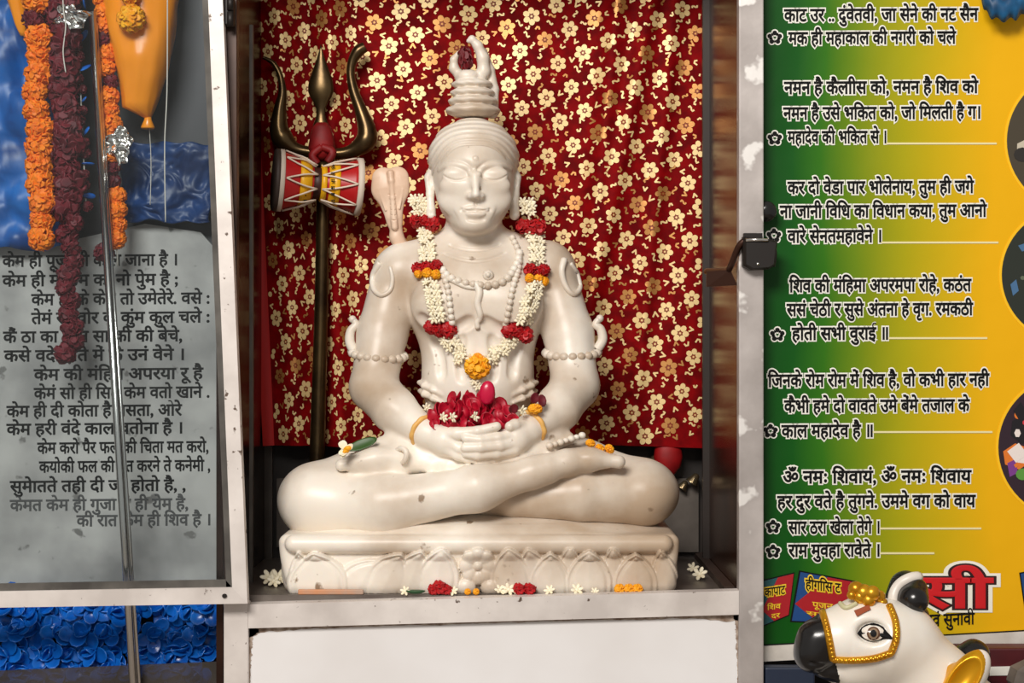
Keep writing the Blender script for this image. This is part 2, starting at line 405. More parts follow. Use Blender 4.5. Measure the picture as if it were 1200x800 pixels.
# hasp latch on the right post
lt = MB(); 
lt.tube(smooth_path([P(828, 318, .2), P(850, 317, .08), P(856, 312, .02), P(865, 290, -.008), P(872, 282, -.014)], 6), .006, 8)
lt.prism([P(828, 318, .06), P(856, 316, .03), P(864, 334, .03), P(828, 336, .06)], .005)
hasp = lt.build('hasp_arm', mat('brown_iron', (70, 44, 34), .35, metal=.6), cab)
lk = MB()
for pts, y0, th in (([P(869, 278, 0), P(900, 281, 0), P(909, 283, 0), P(906, 312, 0), P(899, 316, 0), P(878, 317, 0), P(869, 312, 0)], 0, 0),):
    fr = [p + Vector((0, -.022, 0)) for p in pts]; mid = sum(fr, Vector()) / len(fr)
    n = len(pts); inn = [mid + (p - mid) * .86 + Vector((0, -.007, 0)) for p in fr]
    lk.add(pts + fr + inn, [(i, (i+1) % n, n+(i+1) % n, n+i) for i in range(n)] + [(n+i, n+(i+1) % n, 2*n+(i+1) % n, 2*n+i) for i in range(n)] + [tuple(range(2*n, 3*n))], 0, False)
lk.box(P(872, 273, -.02), P(892, 282, -.004))
lk.tube([P(874, 281, -.03), P(900, 281, -.032)], .003, 8, 1)
lk.ball(P(888, 309, -.03), .003, 8, 6, 1)
lk.tube(smooth_path([P(903, 283, -.02), P(908, 295, -.024), P(906, 312, -.02)], 5), .004, 8)
lk.build('latch', [DARK, STEEL_SHINY], cab)
MB().lathe([(.004, .02), (.017, .018), (.019, .008), (.016, 0)], Matrix.Translation(P(897, 248, .03)) @ Matrix.Rotation(math.pi/2, 4, 'X'), 20).build('knob', BLACKM, cab)
hg = MB(); hg.box(P(263, -4, -.02), P(276, 32, .004), 0, .002); hg.tube([P(270, -4, -.022), P(270, 12, -.022)], .006, 10); hg.tube([P(270, 14, -.022), P(270, 31, -.022)], .006, 10)
hg.build('hinge', DARK, cab)
# glass door swung open to the left
door = bpy.data.objects.new('door', None); COL.objects.link(door); door.parent = cab; dloc = P(120, 707, -.03); door.location = dloc - cab.location
DY = -.032
def quad_frame(a, b, c, d): return [a, b, c, d]
oTR, oBR, oBL, oTL = (246, -360), (290, 707), (-260, 716), (-300, -360)
iTR, iBR, iBL, iTL = (230, -342), (272, 688), (-238, 697), (-280, -342)
def dpart(name, pts, th, m, y=DY):
    mb = MB().prism([P(px, py, y) for px, py in pts], th); o = mb.build(name, m); o.parent = door; o.location = o.location - dloc; return o
dpart('door_stile', [oTR, oBR, iBR, iTR], .022, STEEL); dpart('door_rail', [oBR, oBL, iBL, iBR], .022, STEEL)
dpart('door_stile', [oBL, oTL, iTL, iBL], .022, STEEL); dpart('door_rail', [oTL, oTR, iTR, iTL], .022, STEEL)
dpart('rubber_seal', [(iBR[0]-8, iBR[1]-9), (iBR[0]+1, iBR[1]+1), (iBL[0], iBL[1]+1), (iBL[0], iBL[1]-9)], .006, mat('grimy_seal', (96, 92, 86), .7, rgb2=(60, 56, 52), scale=14), DY + .006)
dpart('rubber_seal', [(iTR[0]-7, iTR[1]), (iTR[0]+1, iTR[1]), (iBR[0]+1, iBR[1]), (iBR[0]-7, iBR[1])], .006, MATS['grimy_seal'], DY + .006)
dpart('pane', [iTR, iBR, iBL, iTL], .004, glass_mat('door_glass', (246, 249, 250), .16, .03), DY + .012)
dpart('screw', [(263 + 3*math.cos(a*.785), 698 + 2.5*math.sin(a*.785)) for a in range(8)], .004, DARK, DY - .003)
# ================================================================ LEFT DISPLAY CASE behind the door
case = empty('display_case', (-1.1, .1, -1.15), 'dark display case behind the glass door at left', 'cabinet')
CX0, CX1 = P(-330, 0).x, P(249, 0).x
MB().box((CX0, .17, -1.15), (CX1, .185, ZT)).build('back_panel', mat('black_grey_backing', (40, 40, 44), .5, rgb2=(66, 64, 68), scale=5, detail=6), case)
MB().box((CX0 - .012, .0, -1.15), (CX0, .185, ZT)).build('side_panel', DULL, case)
MB().tube([Vector((CX0, .06, ZT - .03)), Vector((CX1, .06, ZT - .03))], .006, 10).build('hanging_rail', STEEL_SHINY, case)
BYY = .15
board = empty('verse_board', P(100, 690, BYY), 'grey board painted with lines of black verse behind the glass', 'sign')
pts = [P(-320, 700, BYY), P(266, 690, BYY), P(260, 300, BYY), P(235, 272, BYY), P(170, 262, BYY), P(90, 280, BYY), P(0, 268, BYY), P(-320, 262, BYY)]
MB().prism(pts, .012).build('panel', mat('grey_board', (184, 182, 178), .5, rgb2=(118, 117, 116), scale=6, detail=9, lo=.4, hi=.72, specks=((110, 108, 105), 30, .66)), board)
VL = [("कॅम ही पूजा ही कोल जाना है ।", 306, 3, 207), ("कॅम ही मॅ कॅम का नो पुॅम है ;", 329, 3, 208), ("कॅम ही के कॅम तो उमॅतॅरे. वसे :", 351, 37, 245),
 ("तॅमं सो वोर कॅ कुंम कुल चले :", 373, 37, 245), ("कैं ठा का सित सा की की बेचे,", 395, 4, 213), ("कसे वदे सिते में कॅ उनं वेने ।", 417, 5, 215),
 ("कॅम की मंहिम अपरया रू है", 439, 40, 238), ("केमं सो ही सित कॅम वतो खाने .", 461, 40, 245), ("कॅम ही दी कोता है मसता, ओरे", 482, 8, 213),
 ("कॅम हरी वंदे काल वतोना है ।", 503, 8, 213), ("कॅम करो पैर फल की चिता मत करो,", 525, 44, 244), ("कयोकी फल की पत करने ते कनॅमी ,", 547, 46, 246),
 ("सुमॅातते तही दी जा होतो है, ,", 570, 12, 217), ("कॅमत कॅम ही गुजा में ही यॅम है,", 592, 12, 220), ("की रात कॅम ही शिव है ।", 610, 90, 246)]
for i, (t, yy, x0, x1) in enumerate(VL):
    mb = write(MB(), vis(t.replace('ॅ', 'े')), x0, x1, yy, BYY, h=20, weight=.028, tilt=.01)
    mb.build('verse_line', BLACKT if i < 13 else mat('faded_lettering', (66, 66, 66), .6), board)
# steel pole
pl = empty('steel_pole', P(160, 1165, .02), 'slim shiny steel pole leaning behind the glass door', 'pole')
pa, pb = P(108, 14, .045), P(156, 800, .03); 
dirv = (pb - pa).normalized(); pb2 = pa + dirv * ((-1.15 - pa.z) / dirv.z)
pl.location = pb2
MB().tube([pa, pb2], .0072, 14).build('tube', STEEL_SHINY, pl)
MB().tube([pa + Vector((.006, .004, -.02)), pb2 + Vector((.012, .006, 0))], .0035, 8).build('rod', STEEL_SHINY, pl)
# blue draped foil behind glass
def crumple(name, px0, px1, py0, py1, y, m, label, seed, amp=.02, edge=0.):
    n, k = 46, 46; vs = []; fs = []
    for i in range(n):
        for j in range(k):
            u, v = i/(n-1), j/(k-1)
            p = P(px0 + (px1-px0)*u, py0 + (py1-py0)*v, y)
            q = p * 22 + Vector((seed, 0, 0)); r = p * 55 + Vector((0, seed, 3))
            d = pnoise(q)*amp + abs(pnoise(r))*amp*.6
            w_ = edge * pnoise(Vector((v*7 if u in (0, 1) else u*7, seed, 1)))
            p += Vector((pnoise(q + Vector((9, 9, 9)))*.012, d, pnoise(q + Vector((5, 2, 7)))*.014)); 
            p.y = min(p.y, .146); vs.append(p)
    for i in range(n-1):
        for j in range(k-1): fs.append((i*k+j, i*k+j+1, (i+1)*k+j+1, (i+1)*k+j))
    mb = MB().add(vs, fs); o = mb.build(name, m)
    s_ = o.modifiers.new('thickness', 'SOLIDIFY'); s_.thickness = .0015; s_.offset = 1
    return tag(o, label, 'drape')
crumple('blue_drape', -160, 78, -200, 292, .115, BLUEC, 'crumpled bright blue drape at far left behind orange garland', 3, .028)
crumple('blue_drape', 140, 246, 168, 262, .125, mat('deep_blue_cloth', (22, 64, 120), .45, rgb2=(12, 34, 74), scale=10), 'short dark blue drape hanging above the verse board', 11, .02)
# ---- flower prototypes (mesh data shared by copies)
def petal_ball(r, n, plen, pw, flat_=1., squash=1., seed=0, mats=None, name='flower', core=.62):
    rnd = random.Random(seed); mb = MB(); mb.ball((0, 0, 0), (r*core, r*core, r*core*squash), 10, 7)
    for i in range(n):
        z = 1 - 2*(i+.5)/n; a = i*2.39996; q = math.sqrt(1-z*z)
        d = Vector((q*math.cos(a), q*math.sin(a), z*squash)); d = (d + Vector((rnd.uniform(-.15, .15), rnd.uniform(-.15, .15), rnd.uniform(-.15, .15)))).normalized()
        side = d.orthogonal().normalized(); M = Matrix.Rotation(rnd.uniform(0, 6.28), 3, d) @ Matrix((side, d.cross(side), d)).transposed()
        nrm = (M @ Vector((0, 0, 1)))
        tl = M @ Matrix.Rotation(rnd.uniform(.35, .8), 3, 'X')
        mb.ball(d * r * .74 * (1 if squash == 1 else 1), (pw*r, plen*r, r*.09*flat_), 7, 4, 0, tl, r*.12)
    return mb.mesh(name, mats)
ME_MARI = petal_ball(.0225, 105, .32, .24, 1, .82, 1, ORANGE, 'marigold')
ME_MARI_Y = petal_ball(.0225, 90, .34, .26, 1, .9, 2, YELLOW, 'marigold')
ME_MAR = petal_ball(.0225, 46, .46, .36, 1, 1, 3, MAROON, 'maroon_flower')
ME_REDF = petal_ball(.0225, 34, .52, .42, 1, 1, 4, RED, 'red_flower')
def star_blossom(r, n=6, seed=0):
    mb = MB(); rnd = random.Random(seed)
    mb.tube([Vector((0, 0, -r*.9)), Vector((0, 0, 0))], [r*.16, r*.28], 7)
    mb.ball((0, 0, 0), r*.3, 8, 5)
    for i in range(n):
        a = 2*math.pi*i/n + rnd.uniform(-.15, .15); M = Matrix.Rotation(a, 3, 'Z') @ Matrix.Rotation(rnd.uniform(-.55, -.15), 3, 'Y')
        mb.ball(M @ Vector((r*.58, 0, .0)), (r*.46, r*.26, r*.14), 7, 5, 0, M)
    return mb.mesh('white_blossom', WHITEP)
ME_STAR = [star_blossom(.0125, 6, i) for i in range(4)]
def inst(name, me, parent, loc, scale=1., rot=None, sc3=None):
    o = bpy.data.objects.new(name, me); COL.objects.link(o)
    o.parent = parent; o.location = Vector(loc) - (parent.location if parent else Vector())
    o.rotation_euler = rot if rot else (random.uniform(0, 6.28), random.uniform(0, 6.28), random.uniform(0, 6.28))
    o.scale = sc3 if sc3 else (scale,)*3; return o
def hanging_garland(label, pts, r0, kinds, y, step=.75, width_jit=.25, group=None, name='marigold_garland'):
    """kinds(i, n, py) -> (part name, mesh) list; pts in photo px from top to bottom"""
    path = smooth_path([P(px, py, y) for px, py in pts], 10)
    g = empty(name, path[0], label, 'garland', group)
    MB().tube([Vector((path[0].x, .06, ZT - .03))] + path, .0016, 6).build('string', STRING, g)
    ps = resample(path, r0 * step * 2 if False else r0 * step)
    for i, p in enumerate(ps):
        for nm, me, sc, off in kinds(i, len(ps), 400 - p.z / (S*(CAMD+y)/CAMD)):
            inst(nm, me, g, p + Vector((random.uniform(-1, 1)*r0*width_jit + off[0], random.uniform(-1, 0)*r0*width_jit + off[1], off[2])), sc * r0/.0225 * random.uniform(.9, 1.1))
    return g
def k_orange(i, n, py):
    if i % 13 == 9 or 80 < py < 81: return [('maroon_flower', ME_MAR, .85, (0, 0, 0))]
    if 30 < py < 62 and i % 2: return [('maroon_flower', ME_MAR, 1.1, (0, 0, 0))]
    return [('marigold', ME_MARI, 1.0, (0, 0, 0))]
hanging_garland('long orange marigold garland with a few maroon flowers, leftmost behind the glass', [(40, -170), (42, 0), (47, 150), (52, 288)], .0255, k_orange, .05, 1.28)
def k_mar(i, n, py):
    w_ = 1.12 if py < 260 else .8
    return [('maroon_flower', ME_MAR, w_, (random.uniform(-.006, .006), 0, 0))]
hanging_garland('longest maroon flower garland, hanging beside the orange one', [(70, -170), (73, 0), (80, 200), (84, 425)], .0235, k_mar, .058, 1.0, name='maroon_garland')
def k_thin(i, n, py): return [(('maroon_flower', ME_MAR, .62, (0, 0, 0)), ('blue_ribbon', ME_BLUE, .7, (.008, -.002, 0)))[1 if i % 3 == 2 else 0]]
ME_BLUE = MB().ball((0, 0, 0), (.012, .004, .026), 8, 6, 0, Matrix.Rotation(.4, 3, 'Y'), .003).mesh('blue_ribbon', BLUEP)
hanging_garland('thin string of small maroon flowers and blue ribbon bits left of the pole', [(92, -170), (92, 20), (95, 120), (101, 245)], .016, k_thin, .075, 1.2, name='thin_garland')
def k_mix(i, n, py):
    if 86 < py < 112 or 190 < py < 222 or i % 9 == 4: return [('maroon_flower', ME_MAR, .75, (0, 0, 0))]
    if py > 296: return [('maroon_flower', ME_MAR, .9, (random.choice((-.02, .022)), 0, 0))]
    return [('marigold', ME_MARI, .95, (0, 0, 0))]
hanging_garland('patchy orange marigold garland with maroon tips hanging right of the pole', [(118, -170), (122, 0), (130, 120), (134, 220), (138, 312)], .0205, k_mix, .075, 1.25)
# balloon
def balloon(label, prof, cx, y, tilt, knot, wr=.010, lean=0.0):
    n, vs, fs = 40, [], []
    for i, (py, l, r_) in enumerate(prof):
        for j in range(n):
            a = 2*math.pi*j/n; c = P((l+r_)/2, py, y); R = L((r_-l)/2, y)
            q = Vector((math.cos(a)*2.2, math.sin(a)*2.2, c.z*9))
            k_ = 1 + wr*10*pnoise(q) + wr*6*pnoise(q*2.5)
            vs.append(c + Vector((math.cos(a)*R*k_, math.sin(a)*min(R, .05)*k_, 0)))
    for i in range(len(prof)-1):
        for j in range(n): fs.append((i*n+j, (i+1)*n+j, (i+1)*n+(j+1) % n, i*n+(j+1) % n))
    fs.append(tuple(range(n))); fs.append(tuple(range((len(prof)-1)*n, len(prof)*n))[::-1])
    b = empty('balloon', P(cx, prof[-1][0], y), label, 'balloon')
    MB().add(vs, fs).build('skin', BALLOON, b)
    return b
def interp_prof(keys, n=30):
    ys = np.linspace(keys[0][0], keys[-1][0], n); K = np.array(keys, float)
    return [(yy, np.interp(yy, K[:, 0], K[:, 1]), np.interp(yy, K[:, 0], K[:, 2])) for yy in ys]
bl = balloon('wrinkled orange balloon hanging knot-down beside the pole', interp_prof([(-120, 158, 162), (-100, 135, 190), (-60, 120, 206), (0, 119, 209), (30, 125, 207), (60, 132, 203), (90, 140, 196), (115, 144, 187), (128, 145, 182), (133, 158, 180), (137, 168, 178), (139, 170, 177)], 44), 173, .09, 0, None)
bk = MB(); bk.lathe([(L(4), 0), (L(4.6), -L(4)), (L(8.5), -L(13)), (L(7.5), -L(15)), (L(3), -L(12))], Matrix.Translation(P(174, 137, .09)), 16); bk.build('neck', BALLOON, bl)
bl.location.y += -.005
MB().tube(smooth_path([P(175, 150, .09), P(177, 190, .092), P(176, 240, .09)], 6), .0008, 5).build('string', STRING, bl)
MB().tube(smooth_path([Vector((P(160, 0, .09).x, .06, ZT-.03)), P(160, -118, .09)], 4), .001, 5).build('string', STRING, bl)
b2 = balloon('sliver of an orange balloon at the top left corner behind glass', interp_prof([(-100, 10, 14), (-80, -6, 30), (-30, -2, 34), (10, 12, 32), (30, 18, 32), (42, 24, 31)], 30), 25, .09, 0, None)
MB().tube([Vector((P(12, 0, .09).x, .06, ZT-.03)), P(12, -98, .09)], .001, 5).build('string', STRING, b2)
# yellow marigold cluster hanging before the balloon
g = empty('yellow_garland', P(152, -110, .03), 'short yellow marigold tassel hanging in front of the orange balloon', 'garland')
MB().tube([Vector((P(152, 0, .03).x, .06, ZT-.03)), P(152, -100, .025), P(153, 20, .02)], .0014, 6).build('string', STRING, g)
for k_, (px, py, s_) in enumerate(((150, -100, .9), (151, -75, .9), (152, -50, .9), (151, -28, .9), (152, -6, .85), (154, 22, 1.15))): inst('marigold', ME_MARI_Y, g, P(px, py, .022), s_)
# foil scraps and strings
def foil_scrap(cx, cy, rx, ry, y, label, seed):
    mb = MB(); n = 16; vs = []; fs = []
    for i in range(n):
        for j in range(n):
            u, v = i/(n-1)*2-1, j/(n-1)*2-1
            kq = 1 + .75*pnoise(Vector((math.atan2(v, u)*1.6, seed, 2)))*max(abs(u), abs(v)); p = P(cx + u*rx*kq*math.sqrt(1-v*v*.5), cy + v*ry*kq*math.sqrt(1-u*u*.5), y); p.y += .012*pnoise(p*90 + Vector((seed, 0, 0))) ; p.x += .006*pnoise(p*70); vs.append(p)
    for i in range(n-1):
        for j in range(n-1): fs.append((i*n+j, i*n+j+1, (i+1)*n+j+1, (i+1)*n+j))
    o = mb.add(vs, fs, 0, False).build('foil_scrap', FOIL); s_ = o.modifiers.new('thickness', 'SOLIDIFY'); s_.thickness = .001
    return tag(o, label, 'foil')
foil_scrap(140, 170, 15, 22, .05, 'crinkled silver foil scrap caught on the patchy orange garland', 1)
foil_scrap(84, 20, 18, 14, .03, 'small crinkled foil scrap on the maroon garland near the top', 4)
for pts, lab in (([(70, -100), (74, 5), (77, 30), (74, 60), (77, 85)], 'pale ribbon string in front of the maroon garland'), ([(196, -100), (196, 90), (193, 170), (194, 260)], 'thin pale string hanging right of the balloon'), ([(150, 150), (158, 225), (166, 275)], None)):
    if lab: tag(MB().tube([Vector((P(pts[0][0], 0, .03).x, .06, ZT-.03))] + smooth_path([P(a, b, .025) for a, b in pts], 6), .0012, 6).build('hanging_string', STRING), lab, 'string')
# blue artificial flowers under the door
def blue_flower(seed):
    rnd = random.Random(seed); mb = MB()
    for ring, (n, rr, tl) in enumerate(((5, .026, -.35), (4, .013, -.9))):
        for i in range(n):
            a = 2*math.pi*i/n + rnd.uniform(-.3, .3) + ring*.6; M = Matrix.Rotation(a, 3, 'Z') @ Matrix.Rotation(tl + rnd.uniform(-.3, .3), 3, 'Y')
            mb.ball(M @ Vector((rr, 0, .002)), (.02, .016, .0035), 10, 6, 0, M @ Matrix.Rotation(rnd.uniform(-.3, .3), 3, 'X'), .008)
    mb.ball((0, 0, .002), .006, 8, 6); mb.tube([Vector((0, 0, -.03)), Vector((0, 0, 0))], .003, 6)
    return mb.mesh('blue_flower', BLUEP)
ME_BF = [blue_flower(i) for i in range(5)]
cnt = 0
for r_ in range(5):
    for c_ in range(11):
        px = -22 + c_*27 + (13 if r_ % 2 else 0) + random.uniform(-5, 5); py = 712 + r_*25 + random.uniform(-5, 5)
        if px > 246: continue
        o = bpy.data.objects.new('blue_flower', ME_BF[(r_*3 + c_) % 5]); COL.objects.link(o); o.location = P(px, py, .135 + random.uniform(-.012, .008))
        o.rotation_euler = Euler((math.pi/2 + random.uniform(-.5, .5), random.uniform(-.4, .4), random.uniform(-.4, .4))); o.scale = (random.uniform(.8, 1.05),)*3
        tag(o, 'blue plastic flower packed in the bank of blue flowers below the glass door', 'flower', 'blue plastic flowers below the glass door')
lp = MB().prism([P(-100, 790, .06), P(258, 775, .06), P(258, 900, .06), P(-100, 900, .06)], .004); lp.box((P(-100, 0, .06).x, .055, -1.15), (P(258, 0, .06).x, .075, P(0, 899, .06).z))
tag(lp.build('glass_strip', glass_mat('smoky_glass', (170, 172, 176), .25, .30, (150, 140, 130))), 'low smoky glass strip before the blue flowers', 'glass pane')
# ================================================================ BACKDROP CLOTH
def cloth_point(u, z, d=0.0):
    """u: metres along the cloth from its centre, z height -> world point; folds bunch the left side"""
    uL = -.30
    if u > uL: x = u; y = .492 + .006*math.sin(u*14 + z*2.0) + .004*math.sin(u*31 - z*5)
    else:
        e = uL - u; x = uL - .66*e; y = .492 + .006*math.sin(uL*14 + z*2) - .020*(1 - math.cos(e*44))*.5*min(1, e*14)
    x += .018 * (z - .1) * (-1 if u < -.3 else 0) * 0
    for ua, sl, am, wd in ((.215, .10, .016, .020), (.285, .19, .013, .018), (.335, .10, .010, .016)):
        q = u - (ua + sl*(z - .7)); y -= am*math.exp(-(q/wd)**2)
    x += -.036 * max(0, min(1, (-.1 - u)/.5)) * (z + .22)/.8
    return Vector((x + .0, y - d, z))
UL, UR, ZB, ZC = -.617, .3975, P(0, 524, .49).z, .83
nu, nz = 210, 150; vs, fs, mi = [], [], []
for i in range(nu):
    for j in range(nz):
        u = UL + (UR-UL)*i/(nu-1); zb = ZB + .004*math.sin(u*9); z = zb + (ZC-zb)*j/(nz-1); vs.append(cloth_point(u, z))
mb = MB()
for i in range(nu-1):
    ff = [(i*nz+j, (i+1)*nz+j, (i+1)*nz+j+1, i*nz+j+1) for j in range(nz-1)]
    u = UL + (UR-UL)*(i+.5)/(nu-1)
    fs.append((ff, 1 if (u < UL + .035 or u > UR - .006) else 0))
mb.v = [tuple(v) for v in vs]
for ff, m_ in fs: mb.f.extend(ff); mb.m.extend([m_]*len(ff)); mb.sm.extend([True]*len(ff))
rn = random.Random(5)
def pat(pts, mi, d=.0012):      # a small filled printed shape: fan in (u,z)
    c = (sum(p[0] for p in pts)/len(pts), sum(p[1] for p in pts)/len(pts)); n = len(pts)
    if c[0] < UL + .04 or c[0] > UR - .012 or c[1] < ZB + .012 or c[1] > ZC - .01: return
    V = [cloth_point(c[0], c[1], d)] + [cloth_point(a, b, d) for a, b in pts]
    mb.add(V, [(0, 1+i, 1+(i+1) % n) for i in range(n)], mi, True)
def stroke(pts, wd, mi):
    for (a, b), (c, d) in zip(pts[:-1], pts[1:]):
        l = math.hypot(c-a, d-b) + 1e-9; nx, nz_ = -(d-b)/l*wd, (c-a)/l*wd; ex, ez = (c-a)/l*wd*.5, (d-b)/l*wd*.5
        pat([(a+nx-ex, b+nz_-ez), (a-nx-ex, b-nz_-ez), (c-nx+ex, d-nz_+ez), (c+nx+ex, d+nz_+ez)], mi)
A_, B_ = (.0272, -.0482), (.0508, .0219)
for i in range(-24, 25):
    for j in range(-24, 25):
        cu, cz = i*A_[0] + j*B_[0] - .02, i*A_[1] + j*B_[1] + .1
        if not (UL + .02 < cu < UR and ZB - .02 < cz < ZC): continue
        r_ = .0178*rn.uniform(.93, 1.06); rot = rn.uniform(0, 6.28); m_ = 3 if rn.random() < .28 else 2
        npet = 6
        for k in range(npet):
            a = rot + k*2*math.pi/npet; pts = []
            for t in range(9):
                b = 2*math.pi*t/9; lx = r_*(.63 + .37*math.cos(b)); ly = r_*.33*math.sin(b)
                pts.append((cu + lx*math.cos(a) - ly*math.sin(a), cz + lx*math.sin(a) + ly*math.cos(a)))
            pat(pts, m_)
        pat([(cu + r_*.27*math.cos(t*.785), cz + r_*.27*math.sin(t*.785)) for t in range(8)], 4, .0018)
        pat([(cu + r_*.12*math.cos(t*.785), cz + r_*.12*math.sin(t*.785)) for t in range(8)], m_, .0022)
        for (fa, fb) in ((.5, .02), (.02, .5), (.52, .5), (.3, .72)):
            su, sz = cu + fa*A_[0] + fb*B_[0] + rn.uniform(-.003, .003), cz + fa*A_[1] + fb*B_[1] + rn.uniform(-.003, .003)
            ro = rn.uniform(0, 6.28); q = .0058*rn.uniform(.8, 1.15); kind = rn.random()
            if kind < .5: loc = [(-1, .5), (-.55, .85), (-.1, .45), (.1, -.35), (.55, -.8), (1, -.4)]
            elif kind < .8: loc = [(-.8, .8), (-.25, -.2), (0, -.7), (.3, -.1), (.8, .75)]
            else: loc = [(-.7, -.3), (-.2, .6), (.5, .5), (.7, -.2)]
            stroke([(su + q*(a*math.cos(ro) - b*math.sin(ro)), sz + q*(a*math.sin(ro) + b*math.cos(ro))) for a, b in loc], .0017, 2 if rn.random() < .75 else 3)
clo = mb.build('brocade_cloth', [CLOTH_RED, CLOTH_EDGE, GOLD_PRINT, GOLD_UNLIT, GOLD_CORE])
tag(clo, 'crimson cloth printed with gold flowers hung behind the statue', 'cloth')
tag(MB().tube([Vector((XL, .49, .834)), Vector((XR, .49, .834))], .005, 10).build('curtain_rod', STEEL), 'thin steel rod carrying the crimson cloth above the statue', 'rod')
# ================================================================ STATUE
HB_lo, HB_hi = P(480, 292, 0), P(625, 30, 0)
fc = P(556, 212, .27); frx, fry, frz = L(47, .27), .095, L(63, .27)
def fy(px, py):      # depth of the plain face oval at a photo position
    y = .2
    for _ in range(6):
        p = P(px, py, y); q = 1 - ((p.x-fc.x)/frx)**2 - ((p.z-fc.z)/frz)**2; y = fc.y - fry*math.sqrt(max(q, .02))
    return y
def F(px, py, d=0.0): return (px, py, fy(px, py) - d)
head = [
 _ell(fc, (frx, fry, frz), .01), ell((555, 188, .285), (48, 44.5, .092), .02),
 ell((556, 257, .232), (27, 15.5, .045), .022), ell((556.5, 263, .206), (17, 10.5, .024), .016),          # jaw, chin
 ell(F(530, 232, -.010), (17, 16, .016), .022), ell(F(582, 232, -.010), (17, 16, .016), .022),           # cheeks
 ell(F(534, 200, .0060), (19, 8, .009), .016, 's', -.06), ell(F(579, 200, .0060), (19, 8, .009), .016, 's', .06),   # eye hollows
 ell(F(534.5, 204, -.0090), (16.5, 9, .0128), .009), ell(F(578.8, 204, -.0090), (16.5, 9, .0128), .009),
 ell(F(533.5, 217, -.0105), (18, 9.5, .0140), .012), ell(F(580, 217, -.0105), (18, 9.5, .0140), .012),        # closed eyes
 cap((557, 206, fy(557, 206) + .0030, 3.4), (557.5, 222, fy(557, 222) - .010, 3.9), .013), ell((557.6, 228, fy(557, 228) - .0125), (5.0, 4.6, .009), .007),
 ell((557.5, 247.5, fy(557, 247) + .001), (19, 11, .008), .014),
]
for sx in (-1, 1):
    head += [ell((557.5 + sx*6.6, 230, fy(557, 230) - .0040), (3.6, 3.4, .0075), .009)]
# ears
for sx, cx in ((-1, 505), (1, 603)):
    head += chain([(cx - sx*1, 200, .275, 5), (cx + sx*1.5, 208, .28, 6), (cx + sx*1, 228, .275, 4.5), (cx, 246, .27, 5), (cx, 252, .27, 6)], .004)
    head += [ell((cx + sx*1, 212, .265), (2.5, 8, .008), .003, 's'), ell((cx, 250, .255), (2, 4, .006), .003, 's')]
torso = [
 cap((555, 262, .312, 32), (556, 305, .315, 37), .02),
 ell((559, 352, .30), (84, 72, .105), .03), ell((560, 440, .295), (66, 85, .095), .05), ell((560, 532, .30), (105, 48, .13), .04),
 cap((474, 319, .30, 27), (642, 316, .30, 27), .04), cap((528, 288, .30, 17), (474, 308, .30, 22), .03), cap((584, 286, .30, 17), (640, 306, .30, 22), .03),
 ell((520, 358, .225), (38, 30, .034), .03), ell((598, 358, .225), (38, 30, .034), .03),
]
torso += [cap((558, 340, .185, .8), (559, 430, .20, .8), .012, 's'), ell((560, 446, .19), (2.5, 3.5, .008), .004, 's')]
arms = [ell((466, 322, .30), (27, 30, .05), .02), ell((646, 321, .30), (27, 30, .05), .02)]
arms += chain([(464, 322, .30, 27), (448, 390, .275, 29), (438, 452, .24, 27)], .012) + chain([(438, 454, .24, 28), (462, 480, .19, 26), (500, 507, .135, 16)], .012)
arms += chain([(647, 321, .30, 27), (666, 390, .275, 29), (674, 450, .24, 27)], .012) + chain([(674, 452, .24, 28), (654, 478, .19, 26), (620, 502, .135, 16)], .012)
legs = []
legs += chain([(505, 548, .30, 48), (440, 562, .23, 45), (375, 583, .175, 40)], .02) + [ell((368, 585, .175), (42, 40, .075), .02)]
legs += chain([(374, 590, .16, 37), (450, 592, .115, 33), (560, 572, .080, 24), (640, 550, .088, 16)], .03)
legs += chain([(612, 548, .30, 48), (680, 560, .24, 44), (745, 577, .18, 39)], .02) + [ell((754, 577, .178), (42, 38, .075), .02)]
legs += chain([(748, 580, .165, 36), (680, 580, .135, 31), (600, 584, .135, 22), (520, 584, .17, 18)], .008)
# foot of the front leg, on the right thigh
legs += chain([(625, 553, .087, 17), (664, 542, .095, 13.5), (692, 539, .10, 11), (710, 540, .10, 8.5)], .016) + [ell((672, 536, .118), (34, 11, .032), .012, 'u', .1), ell((694, 536, .112), (24, 9.5, .03), .010, 'u', -.12)]
for i, (x, y, yy, r_) in enumerate(((725, 541, .098, 8.0), (719, 536, .112, 4.8), (713, 532.5, .124, 4.5), (706, 530, .135, 4.2), (698, 528, .145, 4.0))):
    legs += chain([(684 - i*2, 537 - i*1.5, .102 + i*.010, 6.5), ((684 + x)/2 + 2, y - 2, yy - .001, r_*.85), (x, y, yy, r_)], .004)
